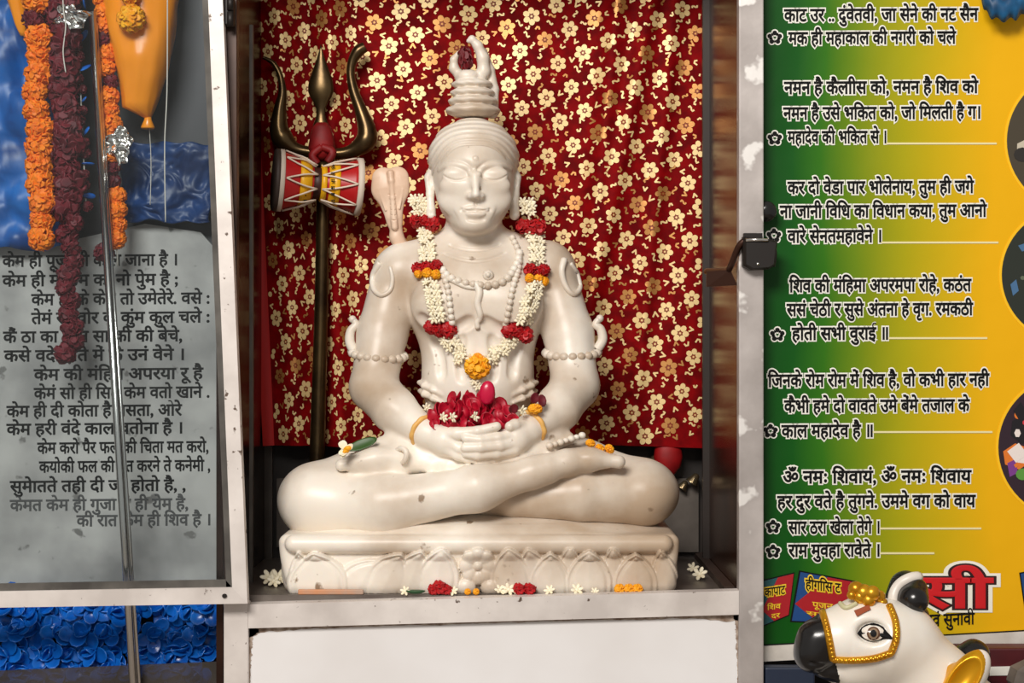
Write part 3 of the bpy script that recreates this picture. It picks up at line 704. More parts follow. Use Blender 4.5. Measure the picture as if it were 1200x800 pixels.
# foot of the other leg, on the left thigh
legs += chain([(498, 545, .16, 13), (468, 541, .138, 13), (440, 540, .128, 12.5), (416, 544, .126, 9)], .014) + [ell((452, 534, .14), (30, 10, .03), .012, 'u', -.05), ell((428, 538, .138), (24, 9.5, .03), .010, 'u', .14)]
for i, (x, y, yy, r_) in enumerate(((400, 545, .125, 7.2), (406, 539, .136, 4.6), (412, 535, .146, 4.4), (419, 531.5, .155, 4.2), (427, 529, .163, 4.0))):
    legs += chain([(440 + i*2, 540 - i*1.5, .13 + i*.009, 6.5), ((440 + x)/2, y - 2, yy - .001, r_*.85), (x, y, yy, r_)], .004)
legs += [ell((560, 540, .21), (95, 22, .08), .02)]                                                       # folds of the lap cloth
for pts in ([(446, 518, .165, 6), (470, 530, .150, 7), (505, 546, .130, 6)], [(462, 514, .17, 6), (492, 528, .152, 7), (525, 545, .125, 6)], [(482, 512, .17, 6), (515, 528, .15, 7), (548, 546, .115, 5)],
            [(668, 514, .17, 6), (640, 524, .152, 7), (606, 540, .118, 5)], [(650, 510, .17, 6), (622, 524, .15, 7), (590, 543, .112, 5)]): legs += chain(pts, .022)
for q in (0, 10):
    for sx in (-1, 1):
        legs += chain([(560 + sx*(69 - q*.1), 448 + q, .287, 2.6), (560 + sx*63, 452 + q, .256, 2.8), (560 + sx*53, 457 + q, .234, 2.2), (560 + sx*42, 462 + q, .226, 1.0)], .008)
# cupped hands
hands = chain([(500, 507, .135, 16), (522, 516, .118, 16.5), (542, 523, .115, 14)], .010) + chain([(620, 502, .135, 16), (604, 513, .118, 16.5), (584, 522, .115, 14)], .010)
hands += chain([(530, 512, .125, 9), (560, 524, .12, 12), (590, 520, .12, 9)], .008)
def finger(pts): return chain(pts, .0035)
hands += finger([(514, 507, .112, 8.5), (536, 508, .096, 7.6), (560, 505.5, .088, 6.4), (582, 499.5, .090, 5.4)])            # left index, on top
hands += finger([(612, 498, .118, 8.5), (603, 498, .102, 7), (597.5, 499.5, .094, 6)])                                    # right thumb
hands += finger([(515, 500, .13, 7), (528, 497, .135, 6), (540, 498, .14, 5)])                                              # left thumb, behind the petals
hands += finger([(604, 509, .108, 8), (584, 513, .090, 6.4), (563, 515.5, .084, 5.8), (546, 513.5, .085, 5.2)])
hands += finger([(604, 518, .106, 8), (586, 522, .087, 6.4), (564, 524, .081, 6), (545, 524.5, .083, 5.4)])
hands += finger([(602, 526, .106, 8), (582, 531, .092, 6.4), (560, 533, .087, 5.8), (546, 531, .090, 5)])
hands += finger([(596, 531, .112, 7), (578, 537, .102, 5.8), (562, 539, .099, 5.2), (550, 537, .100, 4.6)])
hands += finger([(526, 517, .104, 8), (538, 525, .098, 6.4), (552, 529, .098, 5)])
hands += finger([(522, 524, .108, 8), (536, 533, .102, 6), (548, 538, .102, 5)])
# fine features are laid on a first coarse carving of head and torso
V0, F0 = sculpt(flat([torso, arms[:2], head]), (P(440, 0, .3).x, .12, P(0, 490, .25).z), (P(670, 0, .3).x, .44, P(0, 130, .25).z), .002)
bv0 = BVHTree.FromPolygons([Vector(v) for v in V0.tolist()], F0.tolist())
def hp(px, py, off=0.0):
    d = (P(px, py, 0) - Vector((0, -CAMD, 0))).normalized(); h, n_, i_, t_ = bv0.ray_cast(Vector((0, -CAMD, 0)), d); return h + n_*off
def carve(pts, r_, k, mode='s', off=0.0, taper=True, n=6):
    pp = [hp(p.x, p.y, off) for p in smooth_path([Vector((a, b, 0)) for a, b in pts], n)]; m = len(pp) - 1
    rr = [r_*(math.sin(math.pi*(.06 + .88*i/m))**.5 if taper else 1) for i in range(m + 1)]
    return [_cap(pp[i], pp[i+1], rr[i], rr[i+1], k, mode) for i in range(m)]
feat = []
for sx in (-1, 1):
    cx = 556.7 + sx*22.0; q = lambda a: cx + sx*a
    feat += carve([(q(-15), 206.5), (q(-8), 210), (q(1), 211.2), (q(9), 209.2), (q(16), 205)], .0011, .0022)
    if 0: feat += carve([(q(-14), 203), (q(-8), 198.5), (q(0), 196.8), (q(9), 198.2), (q(16), 202.5)], .0004, .0035)
    feat += carve([(q(-17), 204), (q(-14), 197.5), (q(-7), 193.8), (q(3), 192.2), (q(13), 194.4), (q(21), 199.5)], .0030, .006, 'u', -.0014)
    feat += [_ell(hp(557.5 + sx*4.6, 233.2, .0), (L(1.9, .16), .003, L(1.2, .16)), .002, 's')]
    feat += [_ell(hp(557.5 + sx*16.5, 245.8, .0005), (L(1.4, .18), .002, L(1.2, .18)), .004, 's')]
    feat += [_ell(hp(557.5 + sx*6.2, 243.8, -.0016), (L(9.6, .18), .0052, L(3.0, .18)), .003, 'u', sx*-.16)]
feat += [_ell(hp(557.5, 250.6, -.0022), (L(11.5, .18), .0068, L(3.9, .18)), .003)]
V1, F1 = sculpt(flat([torso, head, feat]), (P(500, 0, .3).x, .12, P(0, 290, .25).z), (P(612, 0, .3).x, .3, P(0, 150, .25).z), .0016)
bv0 = BVHTree.FromPolygons([Vector(v) for v in V1.tolist()], F1.tolist())
feat += carve([(541.5, 244.6), (549, 246.8), (554, 247.0), (557.5, 247.8), (561, 247.0), (566, 246.8), (573.5, 244.6)], .0011, .002)
feat += carve([(548, 257), (557.5, 258.2), (567, 257)], .0006, .006)
feat += carve([(557.5, 236), (557.5, 241)], .0012, .004)
feat += [_ell(hp(557.2, 186, -.0005), (L(3.6, .18), .0022, L(3.6, .18)), .001)]
bv0 = BVHTree.FromPolygons([Vector(v) for v in V0.tolist()], F0.tolist())
feat += carve([(527, 287), (542, 291), (556, 292.5), (572, 291), (586, 286)], .0022, .005) + carve([(520, 297), (538, 303), (556, 305.5), (575, 303), (592, 296)], .0022, .005)
for sx in (-1, 1):
    q = lambda a: 559 + sx*a
    feat += carve([(q(66), 372), (q(50), 384), (q(28), 386), (q(8), 376)], .0012, .018)
    feat += carve([(q(52), 398), (q(44), 418), (q(42), 440)], .0007, .018) + carve([(q(18), 396), (q(20), 420), (q(18), 444)], .0005, .016)
allops = flat([torso, arms, legs, head, hands, feat])
lo = np.array((P(318, 0, .15).x, .035, P(0, 634, .12).z)); hi = np.array((P(806, 0, .15).x, .45, P(0, 262, .25).z))
hi[2] = P(0, 130, .25).z
pieces = [sculpt(allops, lo, hi, .0015)]
stat = empty('meditating_statue', P(561, 697, .2), 'white marble seated cross-legged statue with cupped hands in the shrine cabinet', 'statue')
body_me = sculpt_mesh('body', pieces, MARBLE); 
bvh = BVHTree.FromPolygons([v.co.copy() for v in body_me.vertices], [tuple(p.vertices) for p in body_me.polygons])
body = obj('body', body_me, stat)
CAMP = Vector((0, -CAMD, 0))
def hit(px, py, off=0.0):          # point on the carved surface seen at a photo position, lifted by off
    d = (P(px, py, 0) - CAMP).normalized(); h, n, i, t = bvh.ray_cast(CAMP, d)
    if h is None: return None, None
    return h + n*off, n
# pedestal
pc = P(561, 0, .04).x; zt = P(0, 628, .04).z; hw = L(236, .06)
def ped_fn(X, Y, Z):
    x = np.abs(X - pc); tz = np.clip((zt - Z)/.11, 0, 1)
    qx = x - (hw - .016 - .020*tz**2); qy = np.abs(Y - .245) - (.185 - .016); qz = np.abs(Z - (zt + FZ)/2) - ((zt - FZ)/2 - .016)
    out = np.sqrt(np.maximum(qx, 0)**2 + np.maximum(qy, 0)**2 + np.maximum(qz, 0)**2); ins = np.minimum(np.maximum(qx, np.maximum(qy, qz)), 0)
    return out + ins - .016
ped = [(ped_fn, np.array((pc-hw, .03, FZ-.01)), np.array((pc+hw, .47, zt+.01)), 0.0, 'u'), ell((566, 624, .19), (205, 27, .135), .025)]
ped += [_cap((pc - hw + .03, .058, zt - .016), (pc + hw - .03, .058, zt - .016), .0165, .0165, .004)]
PETALS = [(352, 671, 14, 31, -.05, 0), (420, 672, 26, 27, .55, 0), (452, 666, 24, 28, .5, .002), (372, 671, 34, 30, -.1, .003), (480, 667, 22, 30, .35, .001), (512, 667, 24, 32, .15, .003), (600, 667, 24, 32, -.1, .002), (668, 664, 15, 32, 0, -.001),
    (629, 667, 20, 32, -.25, 0), (645, 671, 24, 29, 0, .003), (690, 670, 26, 31, 0, .004), (722, 666, 15, 33, -.1, -.001), (745, 671, 25, 28, 0, .003), (782, 670, 16, 32, -.2, 0)]
def relief(X, Y, Z):
    H = np.zeros(np.broadcast_shapes(X.shape, Z.shape), np.float32)
    for cx, cy, w_, h_, an, lv in PETALS:
        cy, h_, w_ = cy + 17, h_ + 12, w_*1.12; c = P(cx, cy, .045); dx, dz = X - c.x, Z - c.z; ca, sa = math.cos(an), math.sin(an)
        u = (ca*dx - sa*dz)/L(w_, .045); v = (sa*dx + ca*dz)/L(h_, .045); vc = np.clip(v, -.999, .999)
        f = np.where(vc > .1, np.power(np.maximum(np.cos(np.pi/2*(np.clip(vc, .1, 1) - .1)/.9), 0), .75), np.sqrt(1 - ((.1 - vc)/1.1)**2*.75))
        e = np.where(v < 1, f - np.abs(u), -1)
        h = .0095*np.clip(e*6, 0, 1)*(2 - np.clip(e*6, 0, 1)) - .0030*np.exp(-((e - .25)/.09)**2) + .004*np.clip(e, 0, 1) + lv*1.6
        H = np.maximum(H, np.where(e > 0, h, 0))
    for k in range(8):
        a = k*math.pi/4; c = P(560 + 13*math.cos(a), 664 + 13*math.sin(a), .045); r2 = ((X - c.x)**2 + (Z - c.z)**2)/L(9.5, .045)**2; H = np.maximum(H, np.where(r2 < 1, .005 + .009*np.sqrt(np.maximum(1 - r2, 0)), 0))
    for cx, cy, rr in ((560, 664, 6.5), (546, 690, 12), (575, 690, 12)):
        c = P(cx, cy, .045); r2 = ((X - c.x)**2 + (Z - c.z)**2)/L(rr, .045)**2; H = np.maximum(H, np.where(r2 < 1, .006 + .010*np.sqrt(np.maximum(1 - r2, 0)), 0))
    return -H*np.clip((.085 - Y)/.02, 0, 1)
ped += [(relief, np.array((pc - hw - .01, .02, FZ - .01)), np.array((pc + hw + .01, .09, zt - .028)), 0.0, 'd')]
for sx in (-1, 1):
    for k in range(5):
        ped += [_ell((pc + sx*(hw - .018), .10 + k*.068, (zt + FZ)/2 - .014), (.016, .030, .042), .002)]
pm = sculpt_mesh('pedestal', [sculpt(ped, (pc - hw - .01, .022, FZ - .0005), (pc + hw + .01, .47, zt + .06), .0019)], MARBLE)
obj('pedestal', pm, stat)
# hair
hair = [ell((555, 187, .287), (53.5, 48, .101), .004)]
def strands(X, Y, Z):
    a = np.arctan2(Z - P(0, 205, .2).z, X - P(556, 0, .2).x); r = np.sqrt((X - P(556, 0, .2).x)**2 + (Z - P(0, 218, .2).z)**2)
    return .0011*np.sin(r*620 + 1.2*np.sin(a*5)) * np.ones_like(Y)
hair += [(strands, np.array(P(480, 290, .3)) + np.array((0, -.2, 0)), np.array(P(640, 130, .3)) + np.array((0, .2, 0)), 0.0, 'd')]
hair += [_ell((P(556.5, 0, .2).x, .155, P(0, 224, .2).z), (L(48.5, .2), .155, L(52.5, .2)), .004, 's')]
hair += [(lambda X, Y, Z: (P(0, 214, .25).z - Z) + 0*X + 0*Y, np.array((-9, -9, -9)), np.array((9, 9, 9)), 0.0, 'i')]
hair += [cap((557.5, 141, .20, 1.0), (557.5, 170, .182, 1.0), .004, 's')]
hm = sculpt_mesh('hair', [sculpt(hair, (P(495, 0, .3).x, .165, P(0, 222, .3).z), (P(616, 0, .3).x, .40, P(0, 128, .3).z), .0011)], MARBLE)
obj('hair', hm, stat)
tk = [ell((554, 130, .288), (32, 8.5, .052), .003), ell((554, 119, .288), (29, 7.5, .047), .003), ell((553.5, 109, .288), (26, 7, .042), .003), ell((553, 99, .288), (24, 6.5, .038), .003), ell((548, 90, .285), (14, 9, .024), .004)]
def rope(X, Y, Z):
    a = np.arctan2(Y - .288, X - P(554, 0, .288).x); return .0004*np.sin(a*9 + Z*420)*np.ones_like(X)
tk += [(rope, np.array((-.3, 0, P(0, 138, .28).z)), np.array((.3, .5, P(0, 96, .28).z)), 0., 'd')]
tk += chain([(541, 92, .285, 6), (532, 80, .285, 5.5), (532, 70, .283, 4.2), (537, 62, .281, 2.4)], .005)
tk += chain([(558, 96, .288, 8), (567, 84, .286, 7.5), (566, 68, .284, 7), (560, 54, .282, 5.5), (553, 46, .281, 4), (549, 48, .28, 2.5)], .005)
tk += chain([(577, 132, .30, 7), (578, 105, .30, 6.5), (574, 82, .298, 5.5), (567, 60, .292, 4)], .004)
obj('topknot', sculpt_mesh('topknot', [sculpt(tk, (P(512, 0, .3).x, .2, P(0, 146, .3).z), (P(600, 0, .3).x, .36, P(0, 36, .3).z), .0011)], MARBLE), stat)
# serpent hood on the shoulder
def fcap(a, b, k, flat_=2.6):
    A, Bq = np.array(P(*a[:3]), np.float32), np.array(P(*b[:3]), np.float32); ra, rb = L(a[3], a[2]), L(b[3], b[2]); ab = Bq - A; ab[1] = 0; l2 = float(ab @ ab)
    def fn(X, Y, Z):
        t = np.clip(((X-A[0])*ab[0] + (Z-A[2])*ab[2])/l2, 0, 1); yc = A[1] + (Bq[1]-A[1])*t
        return (np.sqrt((X-A[0]-t*ab[0])**2 + ((Y-yc)*flat_)**2 + (Z-A[2]-t*ab[2])**2) - (ra + (rb-ra)*t))*.7
    r = max(ra, rb); return (fn, np.minimum(A, Bq) - r, np.maximum(A, Bq) + r, k, 'u')
sh = [fcap((449, 209, .285, 13), (451, 222, .285, 15.5), .003), fcap((466, 208, .285, 13), (464, 222, .285, 15.5), .003), fcap((457.5, 220, .285, 20.5), (462, 258, .288, 8.5), .006), fcap((462, 256, .288, 8.5), (466, 280, .296, 7), .006, 1.3)]
sh += chain([(464, 278, .295, 7), (474, 292, .305, 7.5), (488, 298, .31, 7)], .008)
sh += chain([(457.5, 203, .276, 4.2), (458.5, 212, .274, 3.6), (460, 232, .276, 3.2), (462.5, 266, .280, 4)], .003) + chain([(446, 208, .279, 1.4), (444, 222, .278, 1.4), (452, 246, .280, 1.4)], .002) + chain([(469, 207, .279, 1.4), (472, 222, .278, 1.4), (468, 244, .280, 1.4)], .002)
for t in range(6): sh += chain([(455, 228 + t*6, .2745, .5), (464, 228 + t*6, .2745, .5)], .001, 's')
so = obj('serpent_hood', sculpt_mesh('serpent_hood', [sculpt(sh, (P(430, 0, .3).x, .25, P(0, 312, .3).z), (P(492, 0, .3).x, .35, P(0, 190, .3).z), .0012)], MARBLE_PINK), stat); so['label'] = 'pinkish carved cobra hood'
def on_path(pts, step, off):
    w_ = []
    for px, py in pts:
        h, n = hit(px, py, off)
        if h: w_.append(h)
    return resample(smooth_path(w_, 10), step) if len(w_) > 1 else []
def px_path(pts, n=8):
    sp = smooth_path([Vector((a, b, 0)) for a, b in pts], n); return [(p.x, p.y) for p in sp]
def beads(name, lines, r, m, step=1.85):
    mb = MB()
    for pts in lines:
        for p in on_path(px_path(pts), r*step, r*.55): mb.ball(p, r, 10, 7)
    return mb.build(name, m, stat)
beads('bead_necklace', [[(520, 318), (527, 326), (540, 331), (556, 334), (575, 335), (592, 329), (604, 312), (609, 294)]], .0076, MARBLE)
for ln in ([(519, 320), (525, 340), (528, 365), (531, 385), (536, 402)], [(600, 280), (607, 296), (607, 315), (600, 340), (596, 362), (592, 380)]): beads('bead_strand', [ln], .0064, MARBLE)
mb = MB(); 
for pts, r_ in (([(557, 332), (562, 342), (560, 355), (563, 368), (559, 378), (561, 387)], .0078), ([(524, 326), (545, 336), (562, 337), (588, 332)], .005)):
    pp = on_path(px_path(pts), .004, .003); mb.tube(pp, [r_*(1 - .4*i/len(pp)) for i in range(len(pp))], 10)
p, n = hit(572, 323, .003); mb.ball(p, (.0105, .006, .0105), 14, 8); mb.ball(p + Vector((0, -.005, 0)), (.005, .004, .005), 10, 6)
mb.build('serpent_pendant', MARBLE, stat)
# shoulder snake reliefs
for pts in ([(446, 308), (438, 322), (438, 338), (447, 346), (457, 340), (460, 326), (457, 312)], [(661, 304), (658, 318), (662, 334), (671, 345), (679, 338), (677, 322), (668, 308)]):
    pp = on_path(px_path(pts), .004, .001); MB().tube(pp, [.0068*(1 - .5*i/len(pp)) for i in range(len(pp))], 10).build('shoulder_ornament', MARBLE, stat)
for pts in ([(446, 300), (452, 320), (452, 350), (446, 380)],): pass
# armbands with raised snake tails
for sx, a0, a1, tail in ((-1, (413, 412), (470, 424), [(414, 410), (410, 400), (411, 388), (417, 380), (413, 374)]), (1, (646, 412), (702, 411), [(700, 409), (706, 398), (704, 386), (698, 380), (703, 373)])):
    mb = MB(); ax_c = (P(443, 415, .265) if sx < 0 else P(670, 413, .265)); R = L(30, .265)
    for k in range(20):
        a = 2*math.pi*k/20; q = Vector((math.cos(a)*R, math.sin(a)*R, -sx*0.0)); q.z = (-.10 if sx < 0 else .02)*q.x - .016*abs(math.sin(a))*(1 if math.sin(a) < 0 else -1)*0.5
        mb.ball(ax_c + q, (.0098, .0098, .0085), 10, 7)
    mb.tube(smooth_path([P(px, py, .262) for px, py in tail], 8), [.0095]*10 + list(np.linspace(.0095, .006, len(tail)*8 - 8 + 1 - 10)), 12)
    mb.ball(P(tail[-1][0], tail[-1][1], .262), .0075, 10, 7)
    mb.build('armband', MARBLE, stat)
# bangles on the wrists
for c, ax in ((P(496, 504, .139), (P(500, 507, .135) - P(462, 480, .19))), (P(624, 499, .139), (P(620, 502, .135) - P(654, 478, .19)))):
    z = ax.normalized(); x = z.orthogonal().normalized(); y = z.cross(x)
    pts = [c + (x*math.cos(t) + y*math.sin(t))*(.0275 + .001*math.sin(t*9)) for t in np.linspace(0, 2*math.pi, 40)]
    b_ = MB().tube(pts, .0048, 9).build('bangle', BANGLE, stat); b_['label'] = 'pale yellow bangle'
# carved fringe and knot of the loincloth
mb = MB()
for k in range(7): t = k/6; p = P(644 + 38*t, 522 - 12*t, .125 + .05*t); mb.ball(p, (.0062, .006, .0052) if k % 2 else (.0075, .007, .0065), 9, 6)
mb.build('loincloth_fringe', MARBLE, stat); mb = MB()
mb.tube(smooth_path([P(464, 529, .13), P(470, 525, .115), P(476, 529, .108), (P(475, 538, .108)), P(471, 543, .114)], 6), [.003, .004] + [.0052]*21 + [.004, .003], 9)
mb.build('loincloth_knot', MARBLE, stat)
# ================================================================ FLOWERS ON THE STATUE
def nrot(n):   # rotation bringing +z to n
    return n.to_track_quat('Z', 'Y').to_euler()
gar = empty('flower_garland', P(560, 432, .18), 'white blossom garland with red and yellow flowers round the statue neck', 'garland')
Lp = [(489, 232), (495, 258), (500, 285), (505, 320), (509, 350), (517, 380), (532, 404), (558, 430)]
Rp = [(618, 236), (621, 262), (629, 290), (627, 322), (620, 352), (604, 388), (585, 410), (562, 430)]
def surf(px, py, off, back=.27):
    h, n = hit(px, py, off)
    if h is None or h.y > .33: return P(px, py, back), Vector((0, -1, .2)).normalized()
    return h, n
strp = []
for side in (Lp, Rp):
    pth = []
    for px, py in px_path(side, 6): pth.append(surf(px, py, .006)[0])
    MB().tube(pth, .0022, 6).build('thread', mat('cream_thread', (230, 220, 190), .7), gar)
for side in (Lp, Rp):
    pp = px_path(side, 20); d = 0; lastp = None
    for px, py in pp:
        if lastp is not None and math.hypot(px-lastp[0], py-lastp[1]) < 5.2: continue
        lastp = (px, py)
        if any(abs(py - q) < t for q, t in ((260, 9), (322, 11), (383, 10), (430, 6))): continue
        for k in range(2):
            ox = (-4.2, 4.2)[k] + random.uniform(-1.5, 1.5); p, n = surf(px + ox, py + random.uniform(-2, 2), .009)
            nn = (n*1.0 + Vector((ox*.10, -.35, random.uniform(-.3, .3)))).normalized()
            inst('white_blossom', random.choice(ME_STAR), gar, p, random.uniform(.80, .98), nrot(nn))
def cluster(px, py, me, name, n, spread, sc, off=.012):
    for k in range(n):
        ox = (k - (n-1)/2)*spread; p, nn = surf(px + ox, py + random.uniform(-2, 2), off); inst(name, me, gar, p, sc*random.uniform(.9, 1.1), None)
for px, py in ((497, 260), (622, 265)): cluster(px, py, ME_REDF, 'red_flower', 3, 9, .62, .014)
for px, py in ((504, 317), (627, 319)): cluster(px, py, ME_MAR if False else ME_REDF, 'red_flower', 3, 10, .55, .012)
for px, py in ((504, 326), (626, 329)): cluster(px, py, ME_MARI_Y, 'marigold', 3, 9, .42, .012)
for px, py in ((517, 380), (604, 388)): cluster(px, py, ME_REDF, 'red_flower', 3, 9, .66, .013)
p, n = surf(559, 431, .012); inst('marigold', ME_MARI_Y, gar, p, 1.12, nrot(n), (1.12, 1.12, .8))
for px, py in ((556, 446), (560, 452), (533, 423)): p, n = surf(px, py, .008); inst('white_blossom', ME_STAR[0], gar, p, .8, nrot(n))
# petals heaped in the cupped hands
ME_PET = []
for k in range(5):
    mb = MB(); rnd = random.Random(k+40)
    M = Matrix.Rotation(rnd.uniform(-.3, .3), 3, 'X'); mb.ball((0, 0, 0), (.0125, .0155, .0022), 12, 7, 0, M, .006 + rnd.uniform(0, .004)); ME_PET.append(mb.mesh('rose_petal', ROSE))
GP = 'red rose petals heaped in the cupped hands'
heap_c = P(557, 500, .125)
rp = random.Random(21); kk = 0
for lay, (n, rx, z0, sz) in enumerate(((15, 54, 499, 1.12), (15, 51, 491, 1.15), (14, 45, 483, 1.15), (11, 35, 475, 1.15), (8, 25, 467, 1.1))):
    for i in range(n):
        px = 554 - 2*lay*.5 + rx*(-1 + 2*(i + .5)/n) + rp.uniform(-3, 3); py = z0 + rp.uniform(-3, 3) + (abs(px-554)/48)**2*2; yy = .108 + lay*.009 + rp.uniform(-.006, .006) + abs(px-554)*.0002
        o = bpy.data.objects.new('rose_petal', ME_PET[kk % 5]); COL.objects.link(o); kk += 1; o.location = P(px, py, yy)
        o.rotation_euler = (math.pi/2 + rp.uniform(-.7, .4), rp.uniform(-.6, .6), rp.uniform(-3, 3)); o.scale = (sz*rp.uniform(.8, 1.1),)*3
        tag(o, 'red rose petal in the heap held by the statue hands', 'petal', GP)
mb = MB(); mb.ball((0, 0, 0), (.0145, .008, .022), 14, 9, 0, Matrix.Rotation(.1, 3, 'Y'), 0); mb.ball((.002, .006, -.003), (.013, .007, .019), 12, 8)
o = mb.build('large_rose_petal', mat('glossy_pink_red', (196, 16, 62), .25)); o.location = P(571, 474, .118); tag(o, 'large glossy pink-red petal standing upright atop the petal heap', 'petal')
for px, py, yy, lab in ((500, 478, .15, 'white blossom beside the left end of the petal heap'), (519, 489, .098, 'pinkish white blossom at left front of petal heap'), (530, 489, .092, 'white petal-like blossom on the petal heap above the left index finger'), (556, 488, .092, 'white blossom lying centrally on the red petal heap'), (612, 481, .10, 'white blossom beside the marigold on the right wrist')):
    o = bpy.data.objects.new('white_blossom', ME_STAR[kk % 4]); COL.objects.link(o); kk += 1; o.location = P(px, py, yy); o.rotation_euler = (1.2, .3*kk, .5); o.scale = (.85,)*3; tag(o, lab, 'flower')
o = bpy.data.objects.new('marigold', ME_MARI_Y); COL.objects.link(o); o.location = P(627, 479, .112); o.scale = (.62, .5, .45); tag(o, 'small yellow marigold on the right wrist of the statue', 'flower')
for k, (px, py) in enumerate(((634, 470), (625, 467), (600, 479))):
    o = bpy.data.objects.new('maroon_petal', MB().ball((0, 0, 0), (.009, .012, .0022), 10, 6, 0, None, .005).mesh('maroon_petal', MAROON)); COL.objects.link(o); o.location = P(px, py, .12); o.rotation_euler = (1.3, .7*k, .4); tag(o, ('dark red petal behind the marigold on the right wrist', 'dark red petal tilted above the right wrist marigold', 'dark red curled petal at right end of petal heap')[k], 'petal')
# on the feet
def little_flower(name, me, px, py, yy, sc, label, cat='flower', rot=(1.3, 0, 0)):
    o = bpy.data.objects.new(name, me); COL.objects.link(o); o.location = P(px, py, yy); o.rotation_euler = rot; o.scale = (sc,)*3 if not hasattr(sc, '__len__') else sc; return tag(o, label, cat)
for k, (px, py, sc) in enumerate(((692, 519, .42), (703, 525, .42), (714, 526, .44))):
    little_flower('marigold', ME_MARI_Y, px, py, .112, (sc, sc, sc*.8), ('left of three yellow marigold bits on the right toes', 'middle of three yellow marigold bits on the right toes', 'right of three yellow marigold bits on the right toes')[k], rot=(.4*k, .3, k))
def frangipani():
    r = empty('white_flower', P(408, 530, .115), 'cream flower with yellow heart beside the left toes of the statue', 'flower')
    mb = MB(); rr = random.Random(12)
    for k in range(11):
        M = Matrix.Rotation(math.pi/2 - .5 + rr.uniform(-.3, .3), 3, 'X') @ Matrix.Rotation(k*2.1 + rr.uniform(-.3, .3), 3, 'Z') @ Matrix.Rotation(-.55 + .25*(k % 3), 3, 'Y'); mb.ball(P(405, 527, .092) + M @ Vector((.009, 0, 0)), (.0095, .0062, .0018), 10, 6, 0, M, .003)
    mb.build('petals', WHITEP, r); hb_ = MB(); hb_.ball(P(408, 525, .083), (.007, .004, .0045), 10, 7); hb_.ball(P(404, 529, .083), (.004, .003, .003), 8, 6); hb_.ball(P(406, 527, .085), (.006, .004, .006), 8, 6); hb_.build('heart', YELLOW, r)
frangipani()
mb = MB(); mb.ball((0, 0, 0), (.03, .011, .0025), 14, 7, 0, None, .004); o = mb.build('leaf', LEAF); o.location = P(425, 522, .135); o.rotation_euler = (1.0, -.35, .1); tag(o, 'green leaf lying behind the cream flower on the left foot', 'leaf')
little_flower('rosebud', petal_ball(.0225, 30, .5, .42, 1, 1, 9, mat('dark_rose', (104, 12, 22), .5), 'rosebud'), 545, 68, .275, (.62, .6, 1.05), 'dark red rosebud tucked into the statue topknot', rot=(0, -.15, 0))
# strewn on the cabinet floor
fy_ = .036
def on_floor(name, me, px, y, sc, label, cat='flower', lift=.008, rot=(0, 0, 0)):
    o = bpy.data.objects.new(name, me); COL.objects.link(o); o.location = Vector((P(px, 0, y).x, y, FZ + lift)); o.rotation_euler = rot; o.scale = sc if hasattr(sc, '__len__') else (sc,)*3; return tag(o, label, cat)
for k, dx in enumerate((-8, 0, 8)): on_floor('red_petal', ME_REDF, 516 + dx, .032, .42 if k != 1 else .55, ('left red petal knot of the trio before the pedestal rosette', 'middle red petal knot of the trio left of the pedestal rosette', 'right red petal knot of the trio left of the pedestal rosette')[k], lift=.010 if k != 1 else .014)
for k, dx in enumerate((-8, 4)): on_floor('red_petal', ME_REDF, 617 + dx, .030, .48, ('left dark red flower bit on the sill right of the rosette', 'right dark red flower bit on the sill right of the rosette')[k], lift=.011)
for k, dx in enumerate((-11, 0, 10)): on_floor('marigold', ME_MARI_Y, 737 + dx, .032, .45, ('left yellow marigold bit on the sill at right of the pedestal', 'middle yellow marigold bit on the sill at right of the pedestal', 'right yellow marigold bit on the sill at right of the pedestal')[k], lift=.010)
for k, px in enumerate((548, 558)): on_floor('marigold', ME_MARI_Y, px, .03, .27, ('left tiny yellow marigold bit below the pedestal rosette', 'right tiny yellow marigold bit below the pedestal rosette')[k], lift=.006)
o = on_floor('leaf', MB().ball((0, 0, 0), (.018, .010, .003), 12, 6, 0, None, .003).mesh('leaf', mat('deep_leaf', (24, 74, 34), .5)), 487, .028, 1, 'dark green leaf lying on the sill before the pedestal', 'leaf', .005)
wl = [(316, .16, 'left blossom of the white cluster on the cabinet floor at left', 1.3), (326, .155, 'right blossom of the white cluster on the cabinet floor at left', 1.3), (321, .13, 'front blossom of the white cluster on the cabinet floor at left', 1.0),
 (475, .03, 'white blossom left of the green leaf on the sill', .7), (531, .03, 'white blossom between the red trio and the yellow bits', .7), (586, .032, 'leftmost white blossom of the row on the sill', .8), (596, .034, 'second white blossom of the row on the sill', .9), (604, .038, 'third white blossom of the row, touching the dark red bits', .8), (644, .03, 'white blossom just right of the dark red flower bits', .8), (676, .03, 'flat white blossom alone on the sill right of centre', .9), (697, .03, 'small white blossom left of the yellow marigolds', .6),
 (820, .22, 'white blossom on the cabinet floor in the right corner', 1.1), (812, .32, 'small white blossom deep in the right corner of the cabinet floor', .9)]
for px, yy, lab, sc in wl: on_floor('white_blossom', ME_STAR[len(lab) % 4], px, yy, (sc*1.15, sc*1.15, sc*.95), lab, lift=.010*sc, rot=(random.uniform(.75, 1.15), random.uniform(-.3, .3), random.uniform(-.4, .4)))
tag(MB().box((P(348, 0, .02).x, .0335, FZ), (P(425, 0, .02).x, .0415, FZ + .009), 0, .0015).build('wooden_stick', mat('orange_wood', (206, 140, 96), .6, rgb2=(180, 150, 130), scale=30)), 'orange-brown wooden stick lying on the sill before the pedestal', 'stick')
